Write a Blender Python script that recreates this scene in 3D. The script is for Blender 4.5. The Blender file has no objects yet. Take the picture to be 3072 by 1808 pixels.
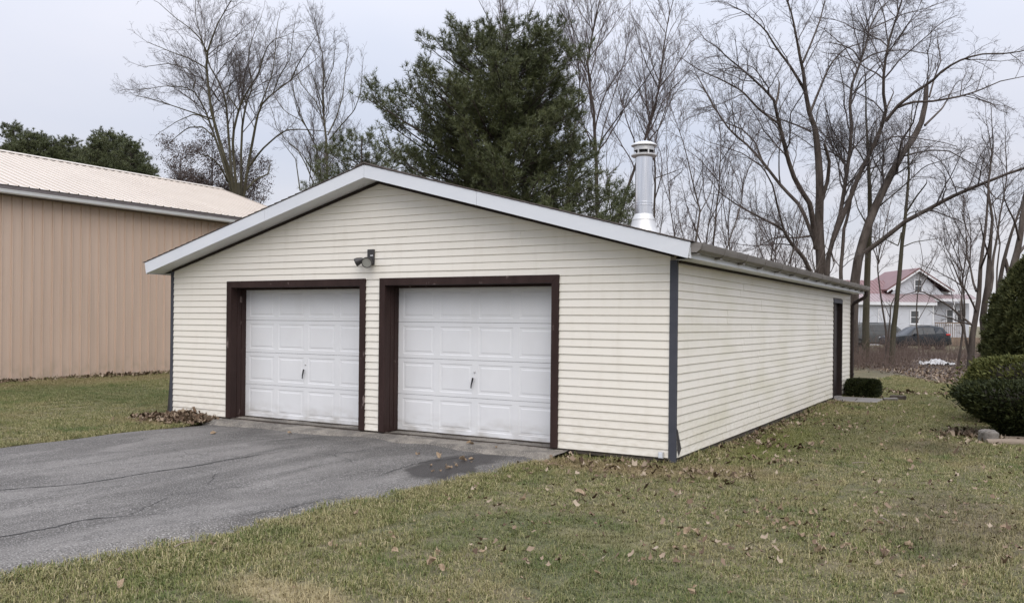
import bpy, math, random
import numpy as np
from mathutils import Vector, Matrix

# ------------------------------------------------------------------ camera, sky, sun, exposure
S = bpy.context.scene
COL = S.collection
YAW, ROLL = 0.52838, 0.00982
RT = Vector((math.cos(YAW), math.sin(YAW), 0)); FW = Vector((-math.sin(YAW), math.cos(YAW), 0)); UP = Vector((0, 0, 1))
cd = bpy.data.cameras.new('camera'); cam = bpy.data.objects.new('camera', cd); COL.objects.link(cam)
cd.sensor_width = 36.0; cd.lens = 30.376; cd.shift_y = 58.0 / 3072; cd.clip_start = 0.05; cd.clip_end = 2000
c_, s_ = math.cos(ROLL), math.sin(ROLL)
R_ = RT * c_ + UP * s_; U_ = UP * c_ - RT * s_
m = Matrix((R_, U_, -FW)).transposed().to_4x4(); m.translation = (3.5588, -10.02, 1.644)
cam.matrix_world = m
S.camera = cam
S.render.engine = 'CYCLES'
S.view_settings.view_transform = 'Standard'; S.view_settings.look = 'None'; S.view_settings.gamma = 1.0
S.view_settings.exposure = 0.24
S.cycles.max_bounces = 5; S.cycles.diffuse_bounces = 3; S.cycles.glossy_bounces = 3; S.cycles.caustics_reflective = False; S.cycles.caustics_refractive = False
SUN_AZ, SUN_EL = math.radians(138), math.radians(50)      # compass from +Y towards +X: behind the camera, over its right shoulder
sd = Vector((math.sin(SUN_AZ) * math.cos(SUN_EL), math.cos(SUN_AZ) * math.cos(SUN_EL), math.sin(SUN_EL)))
ld = bpy.data.lights.new('sun', 'SUN'); ld.energy = 1.5; ld.angle = math.radians(60); ld.color = (1.0, 0.925, 0.83)
lo = bpy.data.objects.new('sun', ld); COL.objects.link(lo); lo.rotation_euler = sd.to_track_quat('Z', 'Y').to_euler(); lo.location = sd * 60
W = bpy.data.worlds.new('World'); S.world = W; W.use_nodes = True
def world():
    nt = W.node_tree; N = nt.nodes; L = nt.links; N.clear()
    def n(t, **k):
        x = N.new(t)
        for a, b in k.items(): setattr(x, a, b)
        return x
    def math_(op, a, b=None):
        x = n('ShaderNodeMath', operation=op)
        for i, v in enumerate((a, b)):
            if v is None: continue
            if isinstance(v, (int, float)): x.inputs[i].default_value = v
            else: L.new(v, x.inputs[i])
        return x.outputs[0]
    out = n('ShaderNodeOutputWorld'); bg = n('ShaderNodeBackground'); bg.inputs['Strength'].default_value = 0.1
    sky = n('ShaderNodeTexSky', sky_type='NISHITA', sun_disc=False, sun_elevation=SUN_EL, sun_rotation=SUN_AZ, air_density=1.0, dust_density=3.0)
    tc = n('ShaderNodeTexCoord'); sep = n('ShaderNodeSeparateXYZ'); L.new(tc.outputs['Generated'], sep.inputs[0])
    z = math_('MAXIMUM', sep.outputs['Z'], 0.0)
    # an overcast dome: three times brighter overhead than at the horizon
    lum = math_('MULTIPLY', math_('ADD', math_('MULTIPLY', math_('POWER', z, 2.0), SKY_ZEN - SKY_HOR), SKY_HOR), 10.0)
    # cloud layer seen in perspective
    div = math_('ADD', z, 0.22)
    cx = math_('DIVIDE', sep.outputs['X'], div); cy = math_('DIVIDE', sep.outputs['Y'], div)
    cmb = n('ShaderNodeCombineXYZ'); L.new(cx, cmb.inputs[0]); L.new(cy, cmb.inputs[1])
    no = n('ShaderNodeTexNoise'); no.inputs['Scale'].default_value = 0.75; no.inputs['Detail'].default_value = 4; no.inputs['Roughness'].default_value = 0.5
    L.new(cmb.outputs[0], no.inputs['Vector'])
    ramp = n('ShaderNodeValToRGB'); ramp.color_ramp.elements[0].position = 0.40; ramp.color_ramp.elements[1].position = 0.62
    ramp.color_ramp.elements[0].color = (0.765, 0.82, 0.965, 1); ramp.color_ramp.elements[1].color = (0.895, 0.91, 1.015, 1)
    L.new(no.outputs['Fac'], ramp.inputs['Fac'])
    # warmer air low on the horizon
    wr = n('ShaderNodeValToRGB'); wr.color_ramp.elements[0].position = 0.0; wr.color_ramp.elements[1].position = 0.20
    wr.color_ramp.elements[0].color = (1.24, 1.15, 1.02, 1); wr.color_ramp.elements[1].color = (1, 1, 1, 1)
    L.new(z, wr.inputs['Fac'])
    mu = n('ShaderNodeMix', data_type='RGBA', blend_type='MULTIPLY'); mu.inputs[0].default_value = 1.0
    L.new(ramp.outputs[0], mu.inputs[6]); L.new(wr.outputs[0], mu.inputs[7])
    sc = n('ShaderNodeVectorMath', operation='SCALE'); L.new(mu.outputs[2], sc.inputs[0]); L.new(lum, sc.inputs['Scale'])
    mx = n('ShaderNodeMix', data_type='RGBA'); mx.inputs[0].default_value = 0.93
    L.new(sky.outputs[0], mx.inputs[6]); L.new(sc.outputs[0], mx.inputs[7])
    L.new(mx.outputs[2], bg.inputs['Color']); L.new(bg.outputs[0], out.inputs['Surface'])
SKY_HOR, SKY_ZEN = 0.70, 2.4
world()
random.seed(7); RNG = np.random.default_rng(7)

# ------------------------------------------------------------------ helpers
def empty(name, loc, rz=0.0):
    o = bpy.data.objects.new(name, None); COL.objects.link(o); o.location = loc; o.rotation_euler = (0, 0, rz); o.empty_display_size = 0.2
    return o
def tag(o, label=None, cat=None, group=None, kind=None):
    for k, v in (('label', label), ('category', cat), ('group', group), ('kind', kind)):
        if v: o[k] = v
    return o
def obj(name, me, mat=None, parent=None, loc=None, rot=None, scale=None, bevel=0, smooth=None):
    if isinstance(me, MB): me = me.mesh(name)
    o = bpy.data.objects.new(name, me); COL.objects.link(o)
    if mat is not None and len(me.materials) == 0: me.materials.append(mat)
    if parent is not None: o.parent = parent
    if loc is not None: o.location = loc
    if rot is not None: o.rotation_euler = rot
    if scale is not None: o.scale = scale
    if bevel:
        b = o.modifiers.new('bevel', 'BEVEL'); b.width = bevel; b.segments = 2; b.limit_method = 'ANGLE'
    return o
class MB:
    """collects verts and faces of ONE piece"""
    def __init__(s): s.v = []; s.f = []; s.smooth = False
    def add(s, v, f):
        o = len(s.v); s.v += [tuple(p) for p in v]; s.f += [tuple(i + o for i in q) for q in f]; return s
    def box(s, x0, x1, y0, y1, z0, z1):
        return s.add([(x0,y0,z0),(x1,y0,z0),(x1,y1,z0),(x0,y1,z0),(x0,y0,z1),(x1,y0,z1),(x1,y1,z1),(x0,y1,z1)],
                     [(0,3,2,1),(4,5,6,7),(0,1,5,4),(1,2,6,5),(2,3,7,6),(3,0,4,7)])
    def prism(s, poly, a, b, axis='y'):
        """poly in the plane across the axis (xz for y, yz for x, xy for z), extruded a..b"""
        n = len(poly)
        P = {'y': lambda p, t: (p[0], t, p[1]), 'x': lambda p, t: (t, p[0], p[1]), 'z': lambda p, t: (p[0], p[1], t)}[axis]
        return s.add([P(p, a) for p in poly] + [P(p, b) for p in poly],
                     [tuple(range(n)), tuple(range(2*n-1, n-1, -1))] + [(i, i+n, (i+1) % n + n, (i+1) % n) for i in range(n)])
    def lathe(s, prof, seg=24, M=None):
        """prof = [(r,z)...] round z"""
        v = []; f = []; k = len(prof)
        for j in range(seg):
            a = 2*math.pi*j/seg
            for r, z in prof: v.append((r*math.cos(a), r*math.sin(a), z))
        for j in range(seg):
            for i in range(k-1):
                f.append((j*k+i, ((j+1) % seg)*k+i, ((j+1) % seg)*k+i+1, j*k+i+1))
        if M is not None: v = [tuple(M @ Vector(p)) for p in v]
        s.smooth = True
        return s.add(v, f)
    def tube(s, pts, r, seg=8):
        pts = [Vector(p) for p in pts]; rs = r if isinstance(r, (list, tuple)) else [r]*len(pts); v = []; f = []
        for i, p in enumerate(pts):
            t = (pts[min(i+1, len(pts)-1)] - pts[max(i-1, 0)]).normalized()
            ref = Vector((0.31, 0.55, 0.77)) if abs(t.dot(Vector((0.31,0.55,0.77)))) < .95 else Vector((1, 0, 0))
            a = t.cross(ref).normalized(); b = t.cross(a)
            for j in range(seg):
                q = 2*math.pi*j/seg; v.append(p + a*(rs[i]*math.cos(q)) + b*(rs[i]*math.sin(q)))
        for i in range(len(pts)-1):
            for j in range(seg): f.append((i*seg+j, i*seg+(j+1) % seg, (i+1)*seg+(j+1) % seg, (i+1)*seg+j))
        f.append(tuple(range(seg-1, -1, -1))); f.append(tuple((len(pts)-1)*seg+j for j in range(seg)))
        s.smooth = True
        return s.add(v, f)
    def mesh(s, name):
        me = bpy.data.meshes.new(name); me.from_pydata(s.v, [], s.f)
        if s.smooth:
            for p in me.polygons: p.use_smooth = True
            me.set_sharp_from_angle(angle=math.radians(40))
        me.update(); return me
def npmesh(name, V, F, mat=None, smooth=False):
    """V (n,3), F (m,k) numpy, k = 3 or 4"""
    me = bpy.data.meshes.new(name); V = np.asarray(V, np.float32); F = np.asarray(F, np.int32)
    me.vertices.add(len(V)); me.vertices.foreach_set('co', V.ravel())
    me.loops.add(F.size); me.loops.foreach_set('vertex_index', F.ravel())
    me.polygons.add(len(F)); me.polygons.foreach_set('loop_start', np.arange(0, F.size, F.shape[1], dtype=np.int32))
    if smooth: me.polygons.foreach_set('use_smooth', np.ones(len(F), bool))
    me.update(calc_edges=True)
    if mat: me.materials.append(mat)
    return me

# ------------------------------------------------------------------ materials
def mat(name, stops, scale=3.0, rough=0.6, bump=0.0, bscale=40.0, metal=0.0, detail=5, spec=0.5, stretch=(1, 1, 1), extra=None, coord='world', bdist=0.01, island=0.0):
    """principled; stops = colours along a noise of world (or object) position; island mixes a random value per loose piece into the noise"""
    m = bpy.data.materials.new(name); m.use_nodes = True; nt = m.node_tree; N, L = nt.nodes, nt.links
    p = N['Principled BSDF']; p.inputs['Roughness'].default_value = rough; p.inputs['Metallic'].default_value = metal; p.inputs['Specular IOR Level'].default_value = spec
    if coord == 'world': src = N.new('ShaderNodeNewGeometry').outputs['Position']
    else: src = N.new('ShaderNodeTexCoord').outputs['Object']
    mp = N.new('ShaderNodeMapping'); mp.inputs['Scale'].default_value = stretch; L.new(src, mp.inputs['Vector'])
    no = N.new('ShaderNodeTexNoise'); no.inputs['Scale'].default_value = scale; no.inputs['Detail'].default_value = detail; no.inputs['Roughness'].default_value = 0.6
    L.new(mp.outputs[0], no.inputs['Vector']); fac = no.outputs['Fac']
    if island:
        g = N.new('ShaderNodeNewGeometry'); mx = N.new('ShaderNodeMix'); mx.inputs[0].default_value = island
        mr = N.new('ShaderNodeMapRange'); mr.inputs[1].default_value = 0; mr.inputs[2].default_value = 1; mr.inputs[3].default_value = 0.27; mr.inputs[4].default_value = 0.73
        L.new(g.outputs['Random Per Island'], mr.inputs[0]); L.new(fac, mx.inputs[2]); L.new(mr.outputs[0], mx.inputs[3]); fac = mx.outputs[0]
    r = N.new('ShaderNodeValToRGB'); e = r.color_ramp.elements
    n = len(stops); e[0].position = 0.3; e[1].position = 0.7
    for i in range(n - 2): e.new(0.3 + 0.4*(i+1)/(n-1))
    for i, c in enumerate(stops): e[i].color = (*c, 1)
    L.new(fac, r.inputs['Fac']); colr = r.outputs['Color']
    if extra: colr = extra(N, L, src, colr, p) or colr
    L.new(colr, p.inputs['Base Color'])
    if bump:
        b2 = N.new('ShaderNodeTexNoise'); b2.inputs['Scale'].default_value = bscale; b2.inputs['Detail'].default_value = 6; L.new(mp.outputs[0], b2.inputs['Vector'])
        bm = N.new('ShaderNodeBump'); bm.inputs['Strength'].default_value = bump; bm.inputs['Distance'].default_value = bdist
        L.new(b2.outputs['Fac'], bm.inputs['Height']); L.new(bm.outputs[0], p.inputs['Normal'])
    return m
def mixrgb(N, L, fac, a, b, mode='MIX'):
    x = N.new('ShaderNodeMix'); x.data_type = 'RGBA'; x.blend_type = mode
    for i, v in ((0, fac), (6, a), (7, b)):
        if isinstance(v, (int, float)): x.inputs[i].default_value = v
        elif isinstance(v, tuple): x.inputs[i].default_value = (*v, 1)
        else: L.new(v, x.inputs[i])
    return x.outputs[2]
def noise(N, L, src, scale, detail=4, stretch=None, lo=0.4, hi=0.6, dist=0.0):
    if stretch:
        mp = N.new('ShaderNodeMapping'); mp.inputs['Scale'].default_value = stretch; L.new(src, mp.inputs['Vector']); src = mp.outputs[0]
    no = N.new('ShaderNodeTexNoise'); no.inputs['Scale'].default_value = scale; no.inputs['Detail'].default_value = detail; no.inputs['Distortion'].default_value = dist; L.new(src, no.inputs['Vector'])
    mr = N.new('ShaderNodeMapRange'); mr.inputs[1].default_value = lo; mr.inputs[2].default_value = hi; L.new(no.outputs['Fac'], mr.inputs[0])
    return mr.outputs[0]
def mathn(N, L, op, a, b):
    x = N.new('ShaderNodeMath'); x.operation = op; x.use_clamp = True
    for i, v in ((0, a), (1, b)):
        if isinstance(v, (int, float)): x.inputs[i].default_value = v
        else: L.new(v, x.inputs[i])
    return x.outputs[0]
def zmask(N, L, src, axis, lo, hi):
    sp = N.new('ShaderNodeSeparateXYZ'); L.new(src, sp.inputs[0])
    mr = N.new('ShaderNodeMapRange'); mr.inputs[1].default_value = lo; mr.inputs[2].default_value = hi; L.new(sp.outputs[axis], mr.inputs[0])
    return mr.outputs[0]
M = {}
def patch(N, L, nz, src, cx, cy, rx, ry, wob=0.6):
    """soft-edged ragged patch of ground round (cx, cy)"""
    ad = N.new('ShaderNodeVectorMath'); ad.operation = 'MULTIPLY_ADD'; L.new(nz, ad.inputs[0]); ad.inputs[1].default_value = (wob*2*rx, wob*2*ry, 0); L.new(src, ad.inputs[2])
    ml = N.new('ShaderNodeVectorMath'); ml.operation = 'MULTIPLY_ADD'; L.new(ad.outputs[0], ml.inputs[0]); ml.inputs[1].default_value = (1/rx, 1/ry, 0); ml.inputs[2].default_value = (-(cx+wob*rx)/rx, -(cy+wob*ry)/ry, 0)
    ln = N.new('ShaderNodeVectorMath'); ln.operation = 'LENGTH'; L.new(ml.outputs[0], ln.inputs[0])
    mr = N.new('ShaderNodeMapRange'); mr.inputs[1].default_value = 1.15; mr.inputs[2].default_value = 0.55; L.new(ln.outputs['Value'], mr.inputs[0])
    return mr.outputs[0]
TAN, STRAW, MOSS, GREEN, DIRT = (0.255, 0.185, 0.105), (0.36, 0.29, 0.165), (0.135, 0.150, 0.030), (0.062, 0.088, 0.024), (0.125, 0.090, 0.062)
PATCHES = [(-.75, -.65, 1.3, .42, TAN, .75), (.75, -.25, .8, .5, TAN, .6), (-.39, -6.05, .55, .28, STRAW, .85), (.75, -3.7, .55, .25, STRAW, .55), (.62, 2.6, .42, 2.2, MOSS, .8), (.2, -3.7, 1.2, .8, GREEN, .5), (1.4, -4.7, 1.0, .7, GREEN, .55),
           (-14, 2.2, 4.0, 2.2, GREEN, .55), (3.1, -1.6, .7, 1.8, DIRT, .5), (2.5, 3.4, .8, .7, DIRT, .6), (1.4, 13.4, 1.4, 2.2, (0.19, 0.185, 0.075), .6), (-8.9, -.5, .9, .45, TAN, .7), (-17.8, 6, 1.2, 6, TAN, .5), (1.35, 4.8, .9, 3.0, (0.105, 0.105, 0.042), .5)]
def patches(N, L, src, col, k=1.0):
    nn = N.new('ShaderNodeTexNoise'); nn.inputs['Scale'].default_value = 1.6; nn.inputs['Detail'].default_value = 4; L.new(src, nn.inputs['Vector'])
    for cx, cy, rx, ry, c, a in PATCHES: col = mixrgb(N, L, mathn(N, L, 'MULTIPLY', patch(N, L, nn.outputs['Color'], src, cx, cy, rx, ry), a*k), col, c)
    return col
def siding_extra(N, L, src, col, p):
    # greenish mildew and splashed soil low down and in blotches on the shaded side wall
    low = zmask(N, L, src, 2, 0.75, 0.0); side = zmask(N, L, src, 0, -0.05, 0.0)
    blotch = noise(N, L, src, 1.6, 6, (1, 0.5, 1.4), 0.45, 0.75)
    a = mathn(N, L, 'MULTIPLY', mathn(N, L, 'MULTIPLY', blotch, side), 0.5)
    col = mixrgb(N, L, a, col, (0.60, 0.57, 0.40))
    fine = noise(N, L, src, 14, 6, (0.6, 0.6, 2.5), 0.42, 0.7)
    b = mathn(N, L, 'MULTIPLY', mathn(N, L, 'MULTIPLY', fine, low), 0.35)
    col = mixrgb(N, L, b, col, (0.42, 0.36, 0.25))
    st = noise(N, L, src, 5, 6, (1.5, 1.5, 0.25), 0.52, 0.75)
    col = mixrgb(N, L, mathn(N, L, 'MULTIPLY', st, 0.16), col, (0.55, 0.50, 0.40))
    oi = N.new('ShaderNodeObjectInfo'); return mixrgb(N, L, mathn(N, L, 'MULTIPLY', oi.outputs['Random'], 0.12), col, (0.73, 0.685, 0.58))
M['siding'] = mat('cream_vinyl_siding', [(0.805, 0.768, 0.685), (0.84, 0.805, 0.725)], 1.3, 0.42, 0.06, 90, extra=siding_extra, stretch=(0.5, 0.5, 3))
M['wallback'] = mat('wall_sheathing', [(0.30, 0.27, 0.22), (0.36, 0.33, 0.27)], 4, 0.9)
def worn(N, L, src, col, p):
    a = noise(N, L, src, 9, 8, (1, 1, 0.6), 0.66, 0.74)
    return mixrgb(N, L, mathn(N, L, 'MULTIPLY', a, 0.55), col, (0.30, 0.24, 0.22))
M['brown'] = mat('brown_painted_wood', [(0.027, 0.015, 0.013), (0.045, 0.026, 0.023)], 6, 0.6, 0.25, 60, spec=0.2, extra=worn, stretch=(1, 1, 0.2))
M['darkbrown'] = mat('dark_brown_metal', [(0.022, 0.015, 0.013), (0.034, 0.024, 0.021)], 5, 0.6, spec=0.25)
M['slate'] = mat('slate_grey_trim', [(0.048, 0.052, 0.066), (0.070, 0.074, 0.090)], 4, 0.55, 0.05, 50, spec=0.3)
def doordirt(N, L, src, col, p):
    low = zmask(N, L, src, 2, 0.30, 0.0); f = noise(N, L, src, 6, 7, (0.6, 1, 1.6), 0.38, 0.68)
    return mixrgb(N, L, mathn(N, L, 'MULTIPLY', mathn(N, L, 'MULTIPLY', low, f), 0.75), mixrgb(N, L, mathn(N, L, 'MULTIPLY', noise(N, L, src, 2.5, 7, (1, 1, 0.5), 0.5, 0.8), 0.14), col, (0.5, 0.48, 0.44)), (0.38, 0.35, 0.30))
M['door'] = mat('white_steel_door', [(0.765, 0.775, 0.785), (0.80, 0.808, 0.815)], 2, 0.38, 0.02, 120, extra=doordirt)
M['fascia'] = mat('white_aluminium_fascia', [(0.66, 0.69, 0.735), (0.715, 0.74, 0.775)], 1.6, 0.38, 0.03, 6, stretch=(1, 1, 3))
M['soffit'] = mat('white_soffit', [(0.64, 0.655, 0.68), (0.70, 0.71, 0.73)], 2, 0.5)
M['gutter'] = mat('weathered_grey_gutter', [(0.15, 0.137, 0.125), (0.24, 0.222, 0.205)], 3, 0.5, 0.05, 30, stretch=(1, 0.5, 3))
M['shingle'] = mat('asphalt_shingle', [(0.07, 0.055, 0.048), (0.13, 0.11, 0.10), (0.10, 0.085, 0.075)], 9, 0.95, 0.5, 120)
M['chrome'] = mat('polished_steel', [(0.62, 0.63, 0.65), (0.78, 0.79, 0.81)], 3, 0.22, 0.04, 12, metal=1.0, stretch=(6, 6, 0.4))
M['galv'] = mat('galvanised_metal', [(0.55, 0.55, 0.54), (0.70, 0.70, 0.69)], 8, 0.45, 0.05, 40, metal=0.6)
M['blackplastic'] = mat('bronze_lamp_housing', [(0.028, 0.026, 0.027), (0.05, 0.047, 0.047)], 8, 0.45)
M['lens'] = mat('frosted_lamp_lens', [(0.30, 0.30, 0.27), (0.36, 0.36, 0.32)], 10, 0.25)
M['handle'] = mat('dark_door_handle', [(0.05, 0.05, 0.052), (0.09, 0.09, 0.093)], 10, 0.35, metal=0.6)
M['darkdoor'] = mat('dark_brown_door', [(0.018, 0.013, 0.012), (0.028, 0.020, 0.018)], 4, 0.5)
def conc(N, L, src, col, p):
    a = noise(N, L, src, 2.6, 8, None, 0.42, 0.58, 0.6)
    col = mixrgb(N, L, mathn(N, L, 'MULTIPLY', a, 0.75), col, (0.075, 0.070, 0.064))
    s = noise(N, L, src, 70, 3, None, 0.5, 0.66)
    return mixrgb(N, L, mathn(N, L, 'MULTIPLY', s, 0.5), col, (0.42, 0.38, 0.33))
M['concrete'] = mat('worn_concrete', [(0.135, 0.122, 0.104), (0.25, 0.228, 0.196)], 5, 0.9, 0.6, 45, extra=conc, bdist=0.02)
M['slab'] = mat('grey_concrete_slab', [(0.15, 0.14, 0.13), (0.22, 0.205, 0.19)], 6, 0.9, 0.3, 60)
def barn_extra(N, L, src, col, p):
    st = noise(N, L, src, 3.0, 6, (1, 2.2, 0.12), 0.5, 0.72)
    col = mixrgb(N, L, mathn(N, L, 'MULTIPLY', st, 0.22), col, (0.38, 0.30, 0.24))
    low = zmask(N, L, src, 2, 0.6, -0.05); sp = noise(N, L, src, 6, 6, (1, 1, 0.6), 0.4, 0.7)
    return mixrgb(N, L, mathn(N, L, 'MULTIPLY', mathn(N, L, 'MULTIPLY', low, sp), 0.4), col, (0.22, 0.20, 0.12))
M['barn'] = mat('tan_painted_steel', [(0.53, 0.405, 0.318), (0.57, 0.442, 0.352)], 0.9, 0.42, 0.08, 2.2, stretch=(1, 1, 0.3), extra=barn_extra, bdist=0.03)
M['barnroof'] = mat('pale_tan_steel_roof', [(0.50, 0.445, 0.385), (0.54, 0.484, 0.422)], 0.7, 0.40)
M['barnfascia'] = mat('shadowed_eave_board', [(0.12, 0.105, 0.10), (0.15, 0.13, 0.125)], 3, 0.6)  # brownish grey, with the shadow band under the eave in its colour
M['whitegutter'] = mat('white_gutter', [(0.70, 0.71, 0.72), (0.78, 0.79, 0.80)], 3, 0.3)
M['skirt'] = mat('dark_skirt_board', [(0.045, 0.036, 0.03), (0.08, 0.065, 0.052)], 3, 0.9)
def asphalt_extra(N, L, src, col, p):
    # worn pale streaks running down the drive, fine pale aggregate, a darker newer strip by the garage, a damp hollow
    streak = noise(N, L, src, 1.0, 7, (1.6, 0.42, 1), 0.44, 0.60, 0.7)
    col = mixrgb(N, L, mathn(N, L, 'MULTIPLY', streak, 0.45), col, (0.255, 0.240, 0.222))
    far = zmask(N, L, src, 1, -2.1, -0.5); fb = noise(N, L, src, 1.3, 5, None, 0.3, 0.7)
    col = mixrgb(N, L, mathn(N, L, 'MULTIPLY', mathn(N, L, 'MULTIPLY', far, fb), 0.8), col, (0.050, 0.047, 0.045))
    mid = noise(N, L, src, 7, 8, (1.4, 0.7, 1), 0.42, 0.62, 0.4)
    col = mixrgb(N, L, mathn(N, L, 'MULTIPLY', mid, 0.30), col, (0.056, 0.052, 0.049))
    agg = noise(N, L, src, 72, 2, None, 0.54, 0.64)
    col = mixrgb(N, L, mathn(N, L, 'MULTIPLY', agg, 0.62), col, (0.37, 0.355, 0.335))
    pit = noise(N, L, src, 70, 2, None, 0.46, 0.36)
    col = mixrgb(N, L, mathn(N, L, 'MULTIPLY', pit, 0.6), col, (0.030, 0.030, 0.031))
    # damp hollow: distance to a slanted ellipse, broken by noise
    mp = N.new('ShaderNodeMapping'); mp.vector_type = 'TEXTURE'; mp.inputs['Location'].default_value = (-2.19, -1.45, 0); mp.inputs['Rotation'].default_value = (0, 0, 0.10); mp.inputs['Scale'].default_value = (0.36, 1.08, 1)
    nn = N.new('ShaderNodeTexNoise'); nn.inputs['Scale'].default_value = 3.5; nn.inputs['Detail'].default_value = 6; L.new(src, nn.inputs['Vector'])
    ad = N.new('ShaderNodeVectorMath'); ad.operation = 'MULTIPLY_ADD'; L.new(nn.outputs['Color'], ad.inputs[0]); ad.inputs[1].default_value = (0.5, 0.5, 0); L.new(src, ad.inputs[2])
    sb = N.new('ShaderNodeVectorMath'); sb.operation = 'SUBTRACT'; L.new(ad.outputs[0], sb.inputs[0]); sb.inputs[1].default_value = (0.25, 0.25, -0.06)
    L.new(sb.outputs[0], mp.inputs['Vector'])
    fl = N.new('ShaderNodeVectorMath'); fl.operation = 'MULTIPLY'; L.new(mp.outputs[0], fl.inputs[0]); fl.inputs[1].default_value = (1, 1, 0)
    ln = N.new('ShaderNodeVectorMath'); ln.operation = 'LENGTH'; L.new(fl.outputs[0], ln.inputs[0])
    mr = N.new('ShaderNodeMapRange'); mr.inputs[1].default_value = 1.08; mr.inputs[2].default_value = 0.85; L.new(ln.outputs['Value'], mr.inputs[0])
    col = mixrgb(N, L, mathn(N, L, 'MULTIPLY', mr.outputs[0], 0.92), col, (0.026, 0.022, 0.020))
    r2 = N.new('ShaderNodeMapRange'); r2.inputs[3].default_value = 0.9; r2.inputs[4].default_value = 0.5; L.new(mr.outputs[0], r2.inputs[0]); L.new(r2.outputs[0], p.inputs['Roughness'])
    return col
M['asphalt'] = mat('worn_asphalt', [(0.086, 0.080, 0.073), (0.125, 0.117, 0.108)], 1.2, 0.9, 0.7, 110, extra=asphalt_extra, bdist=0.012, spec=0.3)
M['crack'] = mat('crack_filler', [(0.026, 0.025, 0.024), (0.048, 0.046, 0.044)], 12, 0.9, 0.3, 90)
def ground_extra(N, L, src, col, p):
    col = patches(N, L, src, col)
    f = noise(N, L, src, 45, 4, None, 0.4, 0.62)
    col = mixrgb(N, L, mathn(N, L, 'MULTIPLY', f, 0.45), col, (0.060, 0.048, 0.030))
    # bare leaf mould beyond the far edge of the lawn (a slanting line)
    sp = N.new('ShaderNodeSeparateXYZ'); L.new(src, sp.inputs[0]); d = N.new('ShaderNodeMath'); d.operation = 'MULTIPLY_ADD'; L.new(sp.outputs[0], d.inputs[0]); d.inputs[1].default_value = 2.35; L.new(sp.outputs[1], d.inputs[2])
    mr = N.new('ShaderNodeMapRange'); mr.inputs[1].default_value = 20.8; mr.inputs[2].default_value = 24.5; L.new(d.outputs[0], mr.inputs[0])
    far = N.new('ShaderNodeMapRange'); far.inputs[1].default_value = 52; far.inputs[2].default_value = 46; L.new(sp.outputs[1], far.inputs[0])
    lf = noise(N, L, src, 9, 6, None, 0.3, 0.7)
    return mixrgb(N, L, mathn(N, L, 'MULTIPLY', mathn(N, L, 'MULTIPLY', mr.outputs[0], far.outputs[0]), 0.95), col, mixrgb(N, L, lf, (0.060, 0.045, 0.040), (0.135, 0.100, 0.080)))
M['ground'] = mat('lawn_soil_and_thatch', [(0.088, 0.086, 0.036), (0.165, 0.135, 0.075), (0.098, 0.096, 0.042), (0.150, 0.115, 0.065)], 0.9, 0.95, 0.8, 60, detail=8, extra=ground_extra, bdist=0.03)
def grassmat(name, stops):
    def ex(N, L, src, col, p):
        # straw patches and greener patches, metres across
        a = noise(N, L, src, 0.75, 5, None, 0.48, 0.68)
        col = mixrgb(N, L, mathn(N, L, 'MULTIPLY', a, 0.48), col, (0.30, 0.245, 0.130))
        b = noise(N, L, src, 1.3, 4, (1, 1.0, 1), 0.55, 0.68, 0.3)
        col = mixrgb(N, L, mathn(N, L, 'MULTIPLY', b, 0.65), col, (0.072, 0.112, 0.026))
        return patches(N, L, src, col, .8)
    return mat(name, stops, 5.0, 0.75, extra=ex, island=0.8, spec=0.25)
M['grass'] = grassmat('winter_grass_blades', [(0.052, 0.078, 0.017), (0.105, 0.128, 0.031), (0.168, 0.168, 0.055), (0.28, 0.243, 0.118), (0.46, 0.395, 0.24)])
M['leaf'] = mat('dry_fallen_leaf', [(0.085, 0.048, 0.028), (0.20, 0.130, 0.080), (0.33, 0.255, 0.175), (0.50, 0.435, 0.345)], 1.7, 0.8, 0.3, 80, island=0.85, spec=0.2)
M['litter'] = mat('leaf_litter', [(0.065, 0.042, 0.027), (0.14, 0.096, 0.064), (0.22, 0.165, 0.115), (0.34, 0.28, 0.21)], 1.7, 0.85, island=0.85, spec=0.2)
M['bark'] = mat('grey_brown_bark', [(0.042, 0.034, 0.028), (0.088, 0.072, 0.061), (0.130, 0.110, 0.095)], 3.0, 0.95, 0.8, 14, stretch=(1, 1, 0.25), bdist=0.05, spec=0.2)
M['barkgreen'] = mat('mossy_grey_bark', [(0.045, 0.040, 0.024), (0.085, 0.077, 0.050), (0.110, 0.100, 0.078)], 2.0, 0.95, 0.6, 14, stretch=(1, 1, 0.25), bdist=0.05, spec=0.2)
M['twig'] = mat('grey_twigs', [(0.085, 0.073, 0.069), (0.145, 0.127, 0.121)], 2.0, 0.9, spec=0.2)
M['twigred'] = mat('reddish_brown_twigs', [(0.085, 0.065, 0.059), (0.145, 0.115, 0.106)], 2.0, 0.9, spec=0.2)
M['pinebark'] = mat('pine_bark', [(0.045, 0.038, 0.032), (0.095, 0.080, 0.068)], 4.0, 0.95, 0.7, 16, bdist=0.04, spec=0.2)
M['needles'] = mat('pine_needles', [(0.040, 0.053, 0.019), (0.078, 0.092, 0.033), (0.130, 0.140, 0.058)], 1.1, 0.55, island=0.45, spec=0.4)
M['farneedles'] = mat('far_pine_needles', [(0.052, 0.068, 0.028), (0.092, 0.108, 0.044), (0.135, 0.145, 0.066)], 0.7, 0.6, island=0.4)
M['yew'] = mat('shaded_yew_needles', [(0.011, 0.016, 0.005), (0.022, 0.029, 0.008), (0.046, 0.052, 0.015)], 3.0, 0.7, island=0.7, spec=0.2)  # darkened: the shade on the hedge front is put into this colour
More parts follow.
